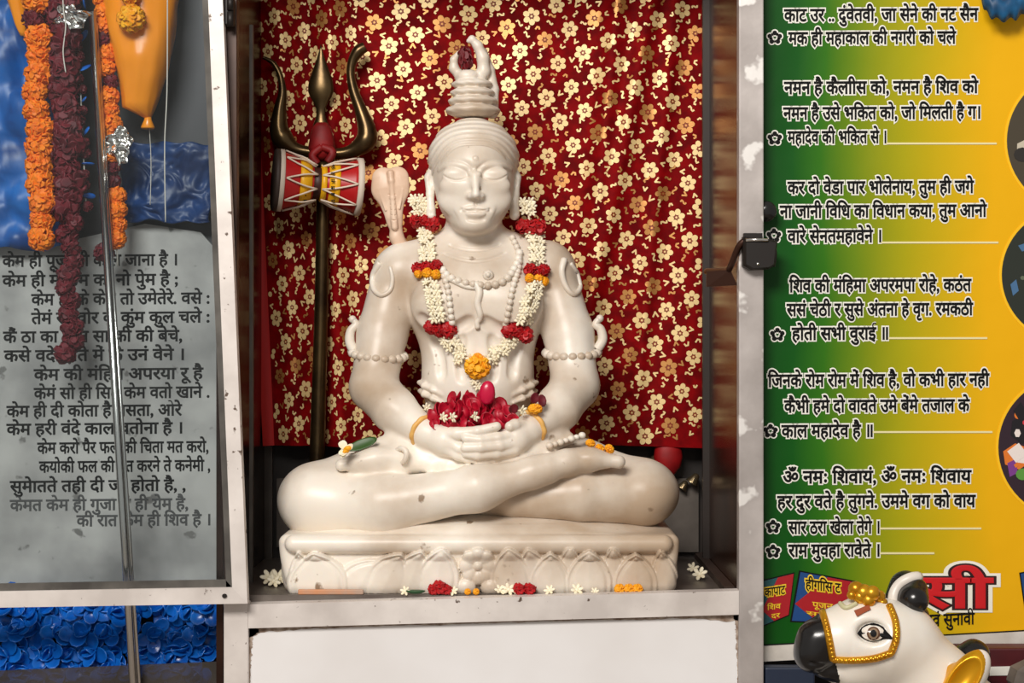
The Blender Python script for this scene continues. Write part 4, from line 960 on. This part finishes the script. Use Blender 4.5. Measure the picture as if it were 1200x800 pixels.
# ================================================================ TRIDENT AND DRUM
TY = .445
tri = empty('trident', P(370, 640, TY), 'dark brass trident standing upright left of the statue', 'trident')
tri.location.z = FZ
mb = MB(); zb = FZ
mb.tube(smooth_path([Vector((P(368, 0, TY).x, TY, FZ)), P(371, 560, TY), P(373, 480, TY), P(376, 380, TY), P(378, 250, TY), P(378, 190, TY)], 6), [L(13)]*6 + list(np.linspace(L(11), L(8), 25)), 14)
mb.lathe([(L(22), 0), (L(22), .008), (L(14), .02), (L(12), .05)], Matrix.Translation((P(368, 0, TY).x, TY, FZ)), 20)
mb.build('shaft', BRASS, tri)
K = [(52, .4), (58, 1.6), (70, 5), (82, 9.5), (92, 13), (100, 14.8), (107, 15), (114, 12.5), (120, 8.5), (127, 5.5), (134, 5), (140, 6.5), (146, 9), (160, 9)]
vs, fs, n = [], [], 20
for py, hwid in K:
    c = P(376, py, TY)
    for j in range(n): a = 2*math.pi*j/n; vs.append(c + Vector((math.cos(a)*L(hwid, TY), math.sin(a)*L(hwid, TY)*.42, 0)))
for i in range(len(K)-1):
    for j in range(n): fs.append((i*n+j, (i+1)*n+j, (i+1)*n+(j+1) % n, i*n+(j+1) % n))
fs += [tuple(range(n)), tuple(range((len(K)-1)*n, len(K)*n))[::-1]]
MB().add(vs, fs).build('centre_prong', BRASS, tri)
def prong(pts):
    path = smooth_path([P(a, b, TY) for a, b, _ in pts], 8); rr = smooth_path([Vector((r_, 0, 0)) for _, _, r_ in pts], 8)
    return MB().tube(path, [L(max(q.x, .5), TY) for q in rr], 14)
prong([(378, 178, 7), (362, 178, 6.5), (345, 174, 8), (332, 163, 12.5), (327, 150, 11), (328, 128, 7.5), (331, 108, 5), (328, 88, 3.6), (320, 74, 3), (308, 67, 1.6)]).build('side_prong', BRASS, tri)
prong([(374, 178, 7), (394, 180, 6.5), (412, 177, 8), (428, 166, 12.5), (430, 152, 11), (423, 130, 7.5), (415, 108, 6), (411, 88, 5), (413, 72, 5.5), (420, 60, 7), (428, 55, 6)]).build('side_prong', BRASS, tri)
rc = MB(); 
rc.lathe([(L(6, TY), L(22)), (L(11, TY), L(16)), (L(14, TY), L(2)), (L(16, TY), -L(12)), (L(11, TY), -L(24)), (L(4, TY), -L(28))], Matrix.Translation(P(377, 163, TY - .012)) @ Matrix.Scale(.8, 4, (0, 1, 0)), 18)
rc.tube(smooth_path([P(377, 172, TY-.03), P(366, 182, TY-.032), P(372, 192, TY-.03)], 5), [.008]*11, 8); rc.tube(smooth_path([P(377, 172, TY-.03), P(390, 178, TY-.032), P(384, 190, TY-.03)], 5), [.008]*11, 8)
rc.build('red_cloth_knot', mat('red_tie_cloth', (150, 16, 20), .6, rgb2=(110, 8, 12), scale=30, bump=.3, bscale=40), tri)
dr = empty('hourglass_drum', P(373, 250, TY-.06), 'small red hourglass drum with yellow bands tied to the trident', 'drum')
DYY = TY - .062
dc0, dc1 = P(326, 211, DYY - .020), P(421, 219, DYY + .014); dax = (dc1 - dc0); dl = dax.length; dM = Matrix.Translation(dc0) @ dax.to_track_quat('Z', 'Y').to_matrix().to_4x4()
u_ = lambda px: (px - 326)/95*dl
Lr = lambda v: L(v, DYY)
MB().lathe([(Lr(34), u_(329)), (Lr(33), u_(333)), (Lr(29), u_(345)), (Lr(24), u_(355)), (Lr(19), u_(366)), (Lr(17), u_(372)), (Lr(18), u_(378)), (Lr(22), u_(388)), (Lr(26), u_(400)), (Lr(30), u_(412)), (Lr(32), u_(418))], dM, 32).build('shell', mat('drum_red', (176, 18, 22), .4), dr)
for x0, x1, r0, r1 in ((350, 364, 28, 21.2), (384, 396, 21.8, 26.2)):
    MB().lathe([(Lr(r0)-.003, u_(x0)), (Lr(r0), u_(x0)), (Lr((r0+r1)/2)+.0002, u_((x0+x1)/2)), (Lr(r1), u_(x1)), (Lr(r1)-.003, u_(x1))], dM, 32).build('yellow_band', mat('drum_yellow', (236, 176, 20), .4), dr)
MB().lathe([(Lr(19), u_(365)), (Lr(18.6), u_(372)), (Lr(19), u_(380))], dM, 28).build('waist_band', mat('drum_brown', (58, 26, 18), .5), dr)
MB().lathe([(Lr(20.5), u_(375)), (Lr(21.5), u_(381))], dM, 28).build('waist_band', MATS['drum_yellow'], dr)
for xx, r_, nm in ((328, 36.5, 'drum_head'), (420, 34, 'drum_head')):
    MB().lathe([(Lr(r_-3), u_(xx-4)), (Lr(r_), u_(xx-3)), (Lr(r_), u_(xx+3)), (Lr(r_-3), u_(xx+3.5))], dM, 32).build(nm, mat('drum_rim', (214, 200, 184), .6) if True else BLACKT, dr)
MB().lathe([(Lr(35), u_(320)), (Lr(36.6), u_(322)), (Lr(36.6), u_(326))], dM, 32).build('drum_skin', mat('dark_hide', (62, 50, 44), .6), dr)
rp_ = MB()
def drum_pt(px, ang, lift=.002):
    X = [326, 333, 345, 355, 366, 372, 378, 388, 400, 412, 420]; R = [34.5, 34, 30, 28, 22, 20, 20, 25, 28, 31, 33]
    r_ = Lr(np.interp(px, X, R)) + lift; return dM @ Vector((r_*math.cos(ang), r_*math.sin(ang), u_(px)))
for k in range(8):
    a0 = k*math.pi/4; a1 = a0 + math.pi/8; a2 = a0 + math.pi/4
    for xa, xb in ((333, 370), (416, 376)):
        rp_.tube([drum_pt(xa + (xb-xa)*t/6, a0 + (a1-a0)*t/6) for t in range(7)], .0018, 6); rp_.tube([drum_pt(xb + (xa-xb)*t/6, a1 + (a2-a1)*t/6) for t in range(7)], .0018, 6)
rp_.ball(drum_pt(371, math.pi*1.5 if False else 0, .004), .005, 8, 6)
rp_.build('cord', mat('drum_cord', (224, 208, 190), .7), dr)
mk = MB()
for x0 in (357, 390):
    for q in range(6):
        py = 196 + q*8; yy = DYY - L(24, DYY) * math.sqrt(max(.05, 1 - ((py-216)/27)**2)) - .0015
        write(mk, 'ॐनमशवय'[q], x0 - 2, x0 + 2.5, py, yy, h=6, weight=.03, th=.002)
mk.build('lettering', BLACKT, dr)
# small steel cup and red bundle hanging below the cloth at right
mb = MB().lathe([(.002, .055), (.016, .052), (.026, .03), (.030, .0), (.026, -.02), (.012, -.038), (.005, -.045)], Matrix.Translation(P(783, 535, .50)) @ Matrix.Scale(.6, 4, (0, 1, 0)), 18); mb.tube([P(783, 505, .522), P(783, 535, .522)], .004, 8); mb.tube([P(783, 505, .522), Vector((P(783, 0, .522).x, BY, P(0, 505, .522).z))], .004, 8)
tag(mb.build('red_bundle', mat('red_bundle_cloth', (160, 14, 18), .5, rgb2=(120, 8, 12), scale=20)), 'red cloth bundle hanging under the right corner of the brocade', 'bundle')
def bell(px, py, y, r_, lab):
    mb = MB().lathe([(r_*.15, r_*1.3), (r_*.5, r_*1.1), (r_*.7, r_*.4), (r_, -.3*r_), (r_*1.05, -.5*r_), (r_*.9, -.5*r_)], Matrix.Translation(P(px, py, y)) @ Matrix.Rotation(.6, 4, 'Y'), 18); mb.tube([P(px, py, y), Vector((P(px, py, y).x, BY, P(px, py, y).z))], .003, 6)
    tag(mb.build('brass_bell', mat('pale_brass', (170, 150, 116), .25, metal=.9)), lab, 'bell')
bell(812, 563, .51, .013, 'small brass bell at right below the red bundle'); bell(800, 570, .52, .011, 'small brass bell left of its twin behind the right knee'); bell(764, 541, .52, .012, 'small brass bell above the right knee of the statue')
# ================================================================ BANNER
NY = .045
ban = empty('verse_banner', P(1050, 750, NY), 'green to yellow printed verse banner hanging right of the shrine', 'banner')
bm_ = bpy.data.materials.new('banner_print'); bm_.use_nodes = True; nt = bm_.node_tree; b = nt.nodes['Principled BSDF']; b.inputs['Roughness'].default_value = .38; b.inputs['Specular IOR Level'].default_value = .25
tc = nt.nodes.new('ShaderNodeTexCoord'); sp = nt.nodes.new('ShaderNodeSeparateXYZ'); nt.links.new(tc.outputs['Object'], sp.inputs[0])
nz_ = nt.nodes.new('ShaderNodeTexNoise'); nz_.inputs['Scale'].default_value = 3.0; nt.links.new(tc.outputs['Object'], nz_.inputs['Vector'])
ad = nt.nodes.new('ShaderNodeMath'); ad.operation = 'MULTIPLY_ADD'; ad.inputs[1].default_value = .06; nt.links.new(nz_.outputs['Fac'], ad.inputs[0]); nt.links.new(sp.outputs['X'], ad.inputs[2])
mr = nt.nodes.new('ShaderNodeMapRange'); nt.links.new(ad.outputs[0], mr.inputs[0]); mr.inputs[1].default_value = 0.0; mr.inputs[2].default_value = 1.0
rmp = nt.nodes.new('ShaderNodeValToRGB'); nt.links.new(mr.outputs[0], rmp.inputs[0]); nt.links.new(rmp.outputs[0], b.inputs['Base Color'])
BANW0, BANW1 = P(880, 0, NY).x, P(1420, 0, NY).x
def bpos(px): return (px - 880)/540
cr = rmp.color_ramp; cr.elements[0].position = 0; cr.elements[0].color = lin((4, 62, 12)) + (1,); cr.elements[1].position = 1; cr.elements[1].color = lin((250, 176, 10)) + (1,)
for px, c in ((930, (10, 82, 14)), (965, (48, 110, 14)), (1000, (104, 134, 14)), (1060, (170, 162, 12)), (1110, (206, 172, 12)), (1160, (236, 178, 10))):
    e = cr.elements.new(bpos(px)); e.color = lin(c) + (1,)
nt.links.new(nt.nodes.new('ShaderNodeBump').outputs[0], b.inputs['Normal'])
bmp = [x for x in nt.nodes if x.type == 'BUMP'][0]; bmp.inputs['Strength'].default_value = .25; bmp.inputs['Distance'].default_value = .01; n2 = nt.nodes.new('ShaderNodeTexNoise'); n2.inputs['Scale'].default_value = 9; nt.links.new(tc.outputs['Object'], n2.inputs['Vector']); nt.links.new(n2.outputs['Fac'], bmp.inputs['Height'])
# sheet (object x origin at its left edge so the print runs along it)
BW = BANW1 - BANW0
mr.inputs[1].default_value = 0.03; mr.inputs[2].default_value = BW + .03
NB = lambda px: 757 - (px - 895)*.0557
sh_ = MB().prism([P(880, -170, NY), P(1420, -170, NY), P(1420, NB(1420), NY), P(880, NB(880), NY)], .002)
sme = sh_.mesh('sheet', bm_); off = Vector((BANW0, NY, 0))
for v in sme.vertices: v.co -= off
so = bpy.data.objects.new('sheet', sme); COL.objects.link(so); so.parent = ban; so.location = off - ban.location
MB().prism([P(880, NB(880), NY - .006), P(1420, NB(1420), NY - .006), P(1420, NB(1420) + 18, NY - .006), P(880, NB(880) + 18, NY - .006)], .02).build('bottom_bar', mat('white_bar', (222, 216, 208), .5, rgb2=(196, 188, 178), scale=20), ban)
MB().prism([P(880, NB(880) - 2, NY - .002), P(1420, NB(1420) - 2, NY - .002), P(1420, NB(1420), NY - .002), P(880, NB(880), NY - .002)], .002).build('black_edge', BLACKT, ban)
for px in (1000, 1380): MB().box((P(px, 0).x - .015, NY + .005, -1.15), (P(px, 0).x + .015, NY + .03, P(0, -165).z)).build('stand_post', STEEL, ban)
BL = [("काट उर .. दुंवेतवी, जा सेने की नट सैन", 18, 919, 1146), ("मक ही महाकाल की नगरी को चले", 45, 924, 1120), ("नमन है कैलाीस को, नमन है शिव को", 103, 919, 1146),
 ("नमन है उसे भकित को, जो मिलती है ग।", 133, 918, 1148), ("महादेव की भकित से ।", 161, 923, 1038), ("कर दो वेडा पार भोलेनाय, तुम ही जगे", 220, 923, 1141), ("ना जानी विधि का विधान कया, तुम आनो", 248, 914, 1156), ("वारे सेनतमहावेने ।", 277, 923, 1032),
 ("शिव की मंहिमा अपरमपा रोहे, कठंत", 335, 925, 1138), ("ससं चेठी र सुसे अंतना हे वृग. रमकठी", 363, 922, 1140), ("होती सभी वुराई ॥", 391, 928, 1040), ("जिनके रोम रोम में शिव है, वो कभी हार नही", 446, 900, 1159),
 ("कैभी हमे दो वावते उमे बेंमे तजाल के", 476, 919, 1136), ("काल महादेव है ॥", 505, 916, 1022), ("ॐ नमः शिवायं, ॐ नमः शिवाय", 559, 918, 1138), ("हर दुर वते है तुगने. उममे वग को वाय", 588, 911, 1143), ("सार ठरा खेला तेगे ।", 618, 924, 1030), ("राम मुवहा रावेते ।", 645, 924, 1030)]
for t, yy, x0, x1 in BL:
    write(MB(), vis(t), x0, x1, yy, NY - .0004, h=22, weight=.032, mi=0, outline=.105, mo=1, tilt=.006).build('verse_line', [BLACKT, WHITET], ban)
for yy, x0, x1 in ((168, 1038, 1168), (284, 1032, 1170), (396, 1040, 1157), (506, 1022, 1163), (619, 1030, 1150), (648, 1030, 1095)):
    MB().prism([P(x0, yy - 1, NY - .001), P(x1, yy - 1, NY - .001), P(x1, yy + 1.2, NY - .001), P(x0, yy + 1.2, NY - .001)], .001).build('printed_rule', mat('cream_print', (232, 222, 170), .5), ban)
for cx, cy in ((908, 44), (908, 162), (907, 276), (911, 392), (903, 505), (906, 617), (906, 646)):   # petal bullets
    mb = MB()
    for k in range(5):
        a = -math.pi/2 + k*1.2566; px, py = cx + 6*math.cos(a), cy + 5.5*math.sin(a)
        for rr, yy, m_ in ((4.4, -.0006, 1), (2.8, -.0012, 0)):
            mb.prism([P(px + rr*math.cos(t*.5236), py + rr*math.sin(t*.5236), NY + yy) for t in range(12)], .0006, m_)
    mb.build('petal_mark', [BLACKT, WHITET], ban)
# round printed photographs cut by the frame edge
def print_circle(cx, cy, r_, palette, seed, ncell):
    mats_ = [mat('photo_rim', (252, 196, 20), .4)] + [mat('photo_ink_%s' % ''.join(chr(97 + int(q)) for q in str(c[0] + c[1]*256 + c[2]*65536)), c, .4) for c in palette]
    mb = MB(); mb.prism([P(cx + (r_+3)*math.cos(t*.0982), cy + (r_+3)*math.sin(t*.0982), NY - .0008) for t in range(64)], .0008, 0)
    mb.prism([P(cx + r_*math.cos(t*.0982), cy + r_*math.sin(t*.0982), NY - .0014) for t in range(64)], .0006, 1)
    rnd = random.Random(seed)
    for k in range(ncell):
        a = rnd.uniform(0, 6.28); q = r_*math.sqrt(rnd.random())*.88; x, y = cx + q*math.cos(a), cy + q*math.sin(a); s_ = rnd.uniform(5, 20)*(1 - .6*k/ncell)
        s_ = min(s_, r_ - q - .5)
        if s_ < 2: continue
        el = rnd.uniform(.5, 1.4); n = rnd.choice((4, 6, 12)); ph = rnd.uniform(0, 1)
        mb.prism([P(x + s_*math.cos(ph + t*2*math.pi/n)*min(el, 1), y + s_*math.sin(ph + t*2*math.pi/n)/max(el, 1), NY - .0018 - k*.00001) for t in range(n)], .0004, rnd.randrange(2, len(mats_)))
    mb.build('printed_photo', mats_, ban)
print_circle(1262, 165, 82, [(70, 62, 48), (150, 140, 120), (44, 40, 36), (200, 190, 170)], 1, 40)
print_circle(1252, 322, 78, [(38, 44, 36), (70, 110, 150), (96, 104, 84), (24, 26, 24), (120, 124, 104)], 2, 70)
print_circle(1253, 524, 83, [(46, 28, 40), (206, 50, 62), (238, 226, 220), (124, 60, 140), (90, 150, 60), (226, 120, 40), (24, 20, 26)], 3, 90)
# printed packets
def packet(pts, m1, m2, texts):
    mb = MB(); q = [P(a, b, NY - .0010) for a, b in pts]; c = sum(q, Vector())/4
    mb.prism([c + (p - c)*1.06 for p in q], .0008, 2); mb.prism([p + Vector((0, -.0006, 0)) for p in q], .0006, 0)
    h = [q[0]*.35 + q[3]*.65, q[1]*.5 + q[0]*.5, q[1], q[2], q[3]*.55 + q[2]*.45]; mb.prism([p + Vector((0, -.0010, 0)) for p in h], .0004, 1)
    for (t, x0, x1, yy, hh, col) in texts: write(mb, t, x0, x1, yy, NY - .0026, h=hh, weight=.02, mi=col, outline=.12 if col == 2 else None, mo=3, tilt=.15 if pts[0][1] > pts[1][1] else -.12)
    mb.build('printed_packet', [m1, m2, BLACKT, mat('yellow_print', (236, 196, 40), .5)], ban)
PB = mat('packet_blue', (24, 70, 130), .4); PR = mat('packet_red', (168, 22, 34), .4); PG = mat('packet_teal', (30, 84, 92), .4)
packet([(893, 681), (930, 672), (924, 720), (893, 733)], PG, PR, [('कापाट', 896, 920, 694, 15, 2), (vis('शिव'), 899, 915, 712, 9, 3), ('दर', 904, 914, 722, 8, 3)])
packet([(938, 670), (1002, 682), (995, 730), (928, 727)], PB, PR, [('हीगिास ट', 944, 985, 684, 17, 2), ('पूजन', 952, 976, 708, 10, 3), ('सामग', 945, 985, 718, 7, 3)])
packet([(1196, 672), (1240, 664), (1250, 712), (1203, 720)], PB, PR, [('जय', 1206, 1236, 690, 22, 3)])
for nm, dy_, wg, m_ in (('heading_border', 0, .115, mat('heading_white', (244, 240, 226), .5)), ('heading_outline', -.0009, .060, mat('heading_black', (44, 6, 8), .5)), ('heading', -.0018, .024, mat('heading_red', (206, 22, 30), .4))):
    write(MB(), 'सी', 1074, 1162, 694, NY - .001, h=54, weight=wg, dy=dy_).build(nm, m_, ban)
write(MB(), 'एवं सुनावी', 1084, 1142, 727, NY - .001, h=21, weight=.02, tilt=.05).build('verse_line', BLACKT, ban)
# blue ribbon over the banner's top corner
bw = MB(); path = smooth_path([P(1140, -60, .02), P(1150, -8, .01), P(1163, 12, .0), P(1185, 14, .0), P(1205, 5, .01), P(1250, -30, .02)], 10)
vs, fs = [], []
for i, p in enumerate(path):
    for j in range(5):
        t = j/4; vs.append(p + Vector((0, .012*math.sin(t*3.1)*(-1), (t - .3)*.045 + .004*math.sin(i*.9))))
for i in range(len(path)-1):
    for j in range(4): fs.append((i*5+j, (i+1)*5+j, (i+1)*5+j+1, i*5+j+1))
o = bw.add(vs, fs).build('blue_ribbon', mat('blue_cloth', (20, 92, 140), .5, rgb2=(10, 56, 92), scale=30)); s_ = o.modifiers.new('thickness', 'SOLIDIFY'); s_.thickness = .003
tag(o, 'blue cloth ribbon drooping over the top edge of the banner', 'ribbon')
# ================================================================ BULL STATUE
BYB = -.22
def B(px, py, dy=0.0): return (px, py, BYB + dy)
bull = empty('bull_statue', (P(1150, 0, BYB).x, BYB + .05, -1.15), 'white bull statue with black muzzle and gold halter before the banner', 'statue')
def bc(*pts, k=.02, mode='u'): return chain([(a, b, BYB + d, r_) for a, b, d, r_ in pts], k, mode)
bo = bc((958, 750, -.02, 25), (985, 748, -.01, 35), (1030, 752, .0, 47), (1052, 756, .01, 46), k=.02)
bo += [ell(B(1012, 722, .0), (30, 22, .05), .02), ell(B(1000, 785, .0), (34, 22, .045), .02), ell(B(952, 766, -.02), (22, 22, .035), .012), ell(B(975, 785, -.01), (22, 11, .03), .01)]
bo += bc((1052, 758, .02, 46), (1093, 812, .02, 54), (1140, 885, .02, 76), (1210, 960, .02, 105), k=.03)
bo += [ell(B(1022, 741, -.058), (17, 12, .02), .012, 's'), ell(B(1023, 741, -.046), (15, 10, .022), .004)]
bo += [ell(B(944, 741, -.052), (6, 4.5, .012), .006, 's', .4), cap(B(948, 776, -.05) + (1.5,), B(975, 782, -.055) + (1.5,), .006, 's')]
bo += [ell(B(1250, 1040, .03), (170, 105, .15), .05), ell(B(1085, 975, .03), (60, 90, .10), .05), ell(B(1120, 1085, .0), (90, 45, .09), .03)]
# plinth under the resting bull
zpl = P(0, 1110, BYB).z
bm_parts = [sculpt(bo, (P(925, 0, BYB).x, BYB - .13, P(0, 1140, BYB).z), (P(1450, 0, BYB).x, BYB + .34, P(0, 690, BYB).z), .0022)]
xm = P(966, 0, BYB - .03)
def bull_mat(C):
    xl = (C[:, 0] - P(966, 0, BYB).x) + (C[:, 2] - P(0, 745, BYB).z)*.28; z = C[:, 2]
    pz = 400 - C[:, 2]/(S*(CAMD+BYB)/CAMD)
    return np.where((xl < 0) & (z > P(0, 796, BYB).z), 1, 0)
bbody = sculpt_mesh('body', bm_parts, [mat('bull_white', (242, 236, 226), .28, rgb2=(230, 220, 206), scale=8, sss=.08), BLACKM], bull_mat)
bbv = BVHTree.FromPolygons([v.co.copy() for v in bbody.vertices], [tuple(p.vertices) for p in bbody.polygons])
obj('body', bbody, bull)
def bhit(px, py, off=0.):
    d = (P(px, py, 0) - CAMP).normalized(); h, n, i, t = bbv.ray_cast(CAMP, d)
    return (h + n*off, n) if h else (P(px, py, BYB), Vector((0, -1, 0)))
def bpath(pts, off, n=8): return [bhit(a, b, off)[0] for a, b in px_path(pts, n)]
h1 = MB()
for pts in ([(964, 717), (969, 735), (973, 755), (976, 772)], [(976, 772), (1000, 773), (1025, 771), (1044, 765)], [(1044, 765), (1050, 748), (1049, 728), (1042, 710)]):
    pp = bpath(pts, .001); h1.tube(pp, .0062, 8)
    for q in resample(pp, .007): h1.ball(q + Vector((0, -.004, .0)), .0042, 7, 5)
h1.build('halter', GOLDP, bull)
cr_ = MB()
for k, (px, py, r_) in enumerate(((1003, 690, .013), (1012, 694, .014), (1022, 695, .013), (1030, 699, .011), (1008, 699, .012), (1018, 703, .012), (1034, 706, .009), (998, 697, .008))): cr_.ball(P(px, py, BYB - .02 - .006*(k % 3)), r_, 12, 8)
cr_.build('crown', GOLDP, bull)
gp = MB(); pp = bpath([(985, 708), (992, 713), (1004, 708)], .002); gp.tube(pp, .004, 8); gp.build('forehead_ornament', mat('pale_gilt', (196, 190, 150), .4), bull)
p0 = [bhit(a, b, .0015)[0] for a, b in ((1001, 716), (1018, 709), (1020, 714), (1004, 722))]
p0 = [p + Vector((0, -.003, 0)) for p in p0]
MB().prism(p0, .008).build('forehead_mark', mat('rust_mark', (150, 72, 40), .5), bull)
# painted eye
ec, en = bhit(1023, 741, .0)
ey = bpy.data.objects.new('eye', None); COL.objects.link(ey); ey.parent = bull; ey.location = ec - bull.location
def eye_poly(name, pts, m, off):
    mb = MB(); c = bhit(sum(p[0] for p in pts)/len(pts), sum(p[1] for p in pts)/len(pts), off)[0]; vs = [c] + [bhit(a, b, off)[0] for a, b in pts]
    mb.add(vs, [(0, 1+(i+1) % len(pts), 1+i) for i in range(len(pts))]); o = mb.build(name, m); o.parent = ey; o.location = o.location - ec; return o
almond = px_path([(1004, 742), (1010, 735), (1021, 729.5), (1032, 732), (1038, 738), (1046, 748), (1036, 749), (1022, 751), (1011, 748.5), (1004, 742)], 4)[:-1]
eye_poly('lid_line', almond, BLACKT, .0008)
eye_poly('eye_white', px_path([(1010, 742), (1015, 737.5), (1023, 735), (1031, 738), (1036, 745), (1030, 747), (1021, 748), (1013, 746), (1010, 742)], 4)[:-1], mat('eye_paint', (236, 226, 214), .2), .0014)
circ = lambda cx, cy, r_: [(cx + r_*math.cos(t*.3927), cy + r_*math.sin(t*.3927)) for t in range(16)]
eye_poly('iris', circ(1023.5, 742, 7), mat('iris_brown', (96, 62, 40), .15), .002)
eye_poly('iris_ring', circ(1023.5, 742, 5.2), mat('iris_grey', (140, 116, 92), .15), .0026)
eye_poly('pupil', circ(1023.5, 742, 3.2), BLACKT, .0032)
# horns (black with one white band), ears
hb = flat([bc((1074, 722, .03, 15), (1058, 702, .04, 19), (1062, 688, .045, 18), (1074, 690, .02, 13), k=.01)]) 
hb += [ell(B(1070, 702, .01), (18, 19, .03), .008, 'u', -.5)]
hme = sculpt_mesh('horn', [sculpt(hb, (P(1030, 0, BYB).x, BYB - .06, P(0, 745, BYB).z), (P(1100, 0, BYB).x, BYB + .11, P(0, 655, BYB).z), .0016)], BLACKM); obj('horn', hme, bull)
hbv = BVHTree.FromPolygons([v.co + Vector((0,0,0)) for v in hme.vertices], [tuple(p.vertices) for p in hme.polygons]); hoff = Vector()
ho = [o for o in bull.children if o.name.startswith('horn')][0]; hw_ = ho.location + bull.location
wb = MB(); pw = []
for a, b in px_path([(1047, 707), (1048, 695), (1055, 684), (1068, 677), (1080, 677), (1086, 683)], 6):
    d = (P(a, b, 0) - CAMP).normalized(); h, n, i, t = hbv.ray_cast(CAMP - hw_, d)
    if h: pw.append(h + hw_)
wb.tube(pw, [.0095]*len(pw), 10); w_ = wb.build('horn_band', mat('horn_white', (224, 216, 206), .35), bull); w_['label'] = 'white band round the black horn'
h2 = sculpt_mesh('horn', [sculpt(flat([bc((1118, 790, .10, 20), (1138, 772, .10, 19), (1146, 765, .10, 13), k=.01), [ell(B(1140, 785, .10), (19, 36, .03), .01)]]), (P(1090, 0, BYB).x, BYB + .03, P(0, 830, BYB).z), (P(1185, 0, BYB).x, BYB + .18, P(0, 735, BYB).z), .0018)], BLACKM); obj('horn', h2, bull)
ea = flat([[ell(B(1131, 797, -.06), (21, 42, .024), .006, 'u', -.62)], [ell(B(1129, 797, -.088), (17, 36, .024), .003, 's', -.62)]])
ea += bc((1104, 776, -.015, 9), (1118, 788, -.04, 12), k=.01)
def ear_mat(C):
    c = P(*B(1129, 797, -.088)); x = C[:, 0] - c.x; z = C[:, 2] - c.z; ca, sa = math.cos(-.62), math.sin(-.62); u, v = ca*x + sa*z, -sa*x + ca*z
    return np.where(((u/L(19, BYB))**2 + (v/L(39, BYB))**2 < 1) & (C[:, 1] < BYB - .045), 1, 0)
obj('ear', sculpt_mesh('ear', [sculpt(ea, (P(1080, 0, BYB).x, BYB - .12, P(0, 850, BYB).z), (P(1175, 0, BYB).x, BYB + .02, P(0, 750, BYB).z), .0014)], [MATS['bull_white'], mat('ear_gold', (222, 160, 20), .3, metal=.6)], ear_mat), bull)
MB().box((P(1020, 0, BYB).x, BYB - .12, -1.15), (P(1440, 0, BYB).x, BYB + .18, P(0, 1118, BYB).z), 0, .006).build('plinth', PANEL_WHITE, bull)
# things at the far right bottom, behind the bull
tag(MB().box(P(1100, 756, -.0), P(1320, 1165, .04), 0, .004).build('maroon_box', mat('maroon_paint', (84, 16, 24), .5, rgb2=(60, 12, 18), scale=9)), 'dark maroon box behind the bull at the lower right', 'box') if False else None
mx_ = empty('maroon_box', (P(1260, 0).x, -.02, -1.15), 'dark maroon box with a white stripe behind the bull at right', 'box')
MB().box((P(1120, 0).x, -.02, -1.15), (P(1400, 0).x, .03, P(0, 757).z), 0, .003).build('body', mat('maroon_paint', (88, 18, 26), .5, rgb2=(60, 12, 18), scale=9), mx_)
MB().prism([P(1120, 782, -.022), P(1400, 776, -.022), P(1400, 788, -.022), P(1120, 792, -.022)], .002).build('stripe', WHITET, mx_)
st = MB(); zz = P(0, 830, -.08)
st.ball(P(1216, 800, -.09), (L(36), .05, L(26)), 7, 5, 0, Matrix.Rotation(.3, 3, 'Y')); 
for i in range(len(st.sm)): st.sm[i] = False
st.box((P(1190, 0).x, -.12, -1.15), (P(1250, 0).x, -.05, P(0, 815, -.09).z))
tag(st.build('grey_stone', mat('grey_rock', (120, 110, 102), .8, rgb2=(84, 76, 70), scale=14)), 'angular grey stone in the lower right corner', 'stone')
tag(MB().box((P(897, 0).x, .0, -1.15), (P(955, 0).x, .03, P(0, 782).z), 0, .003).build('blue_crate', mat('navy_plastic', (28, 40, 62), .5)), 'dark navy crate standing below the banner beside the post', 'crate')
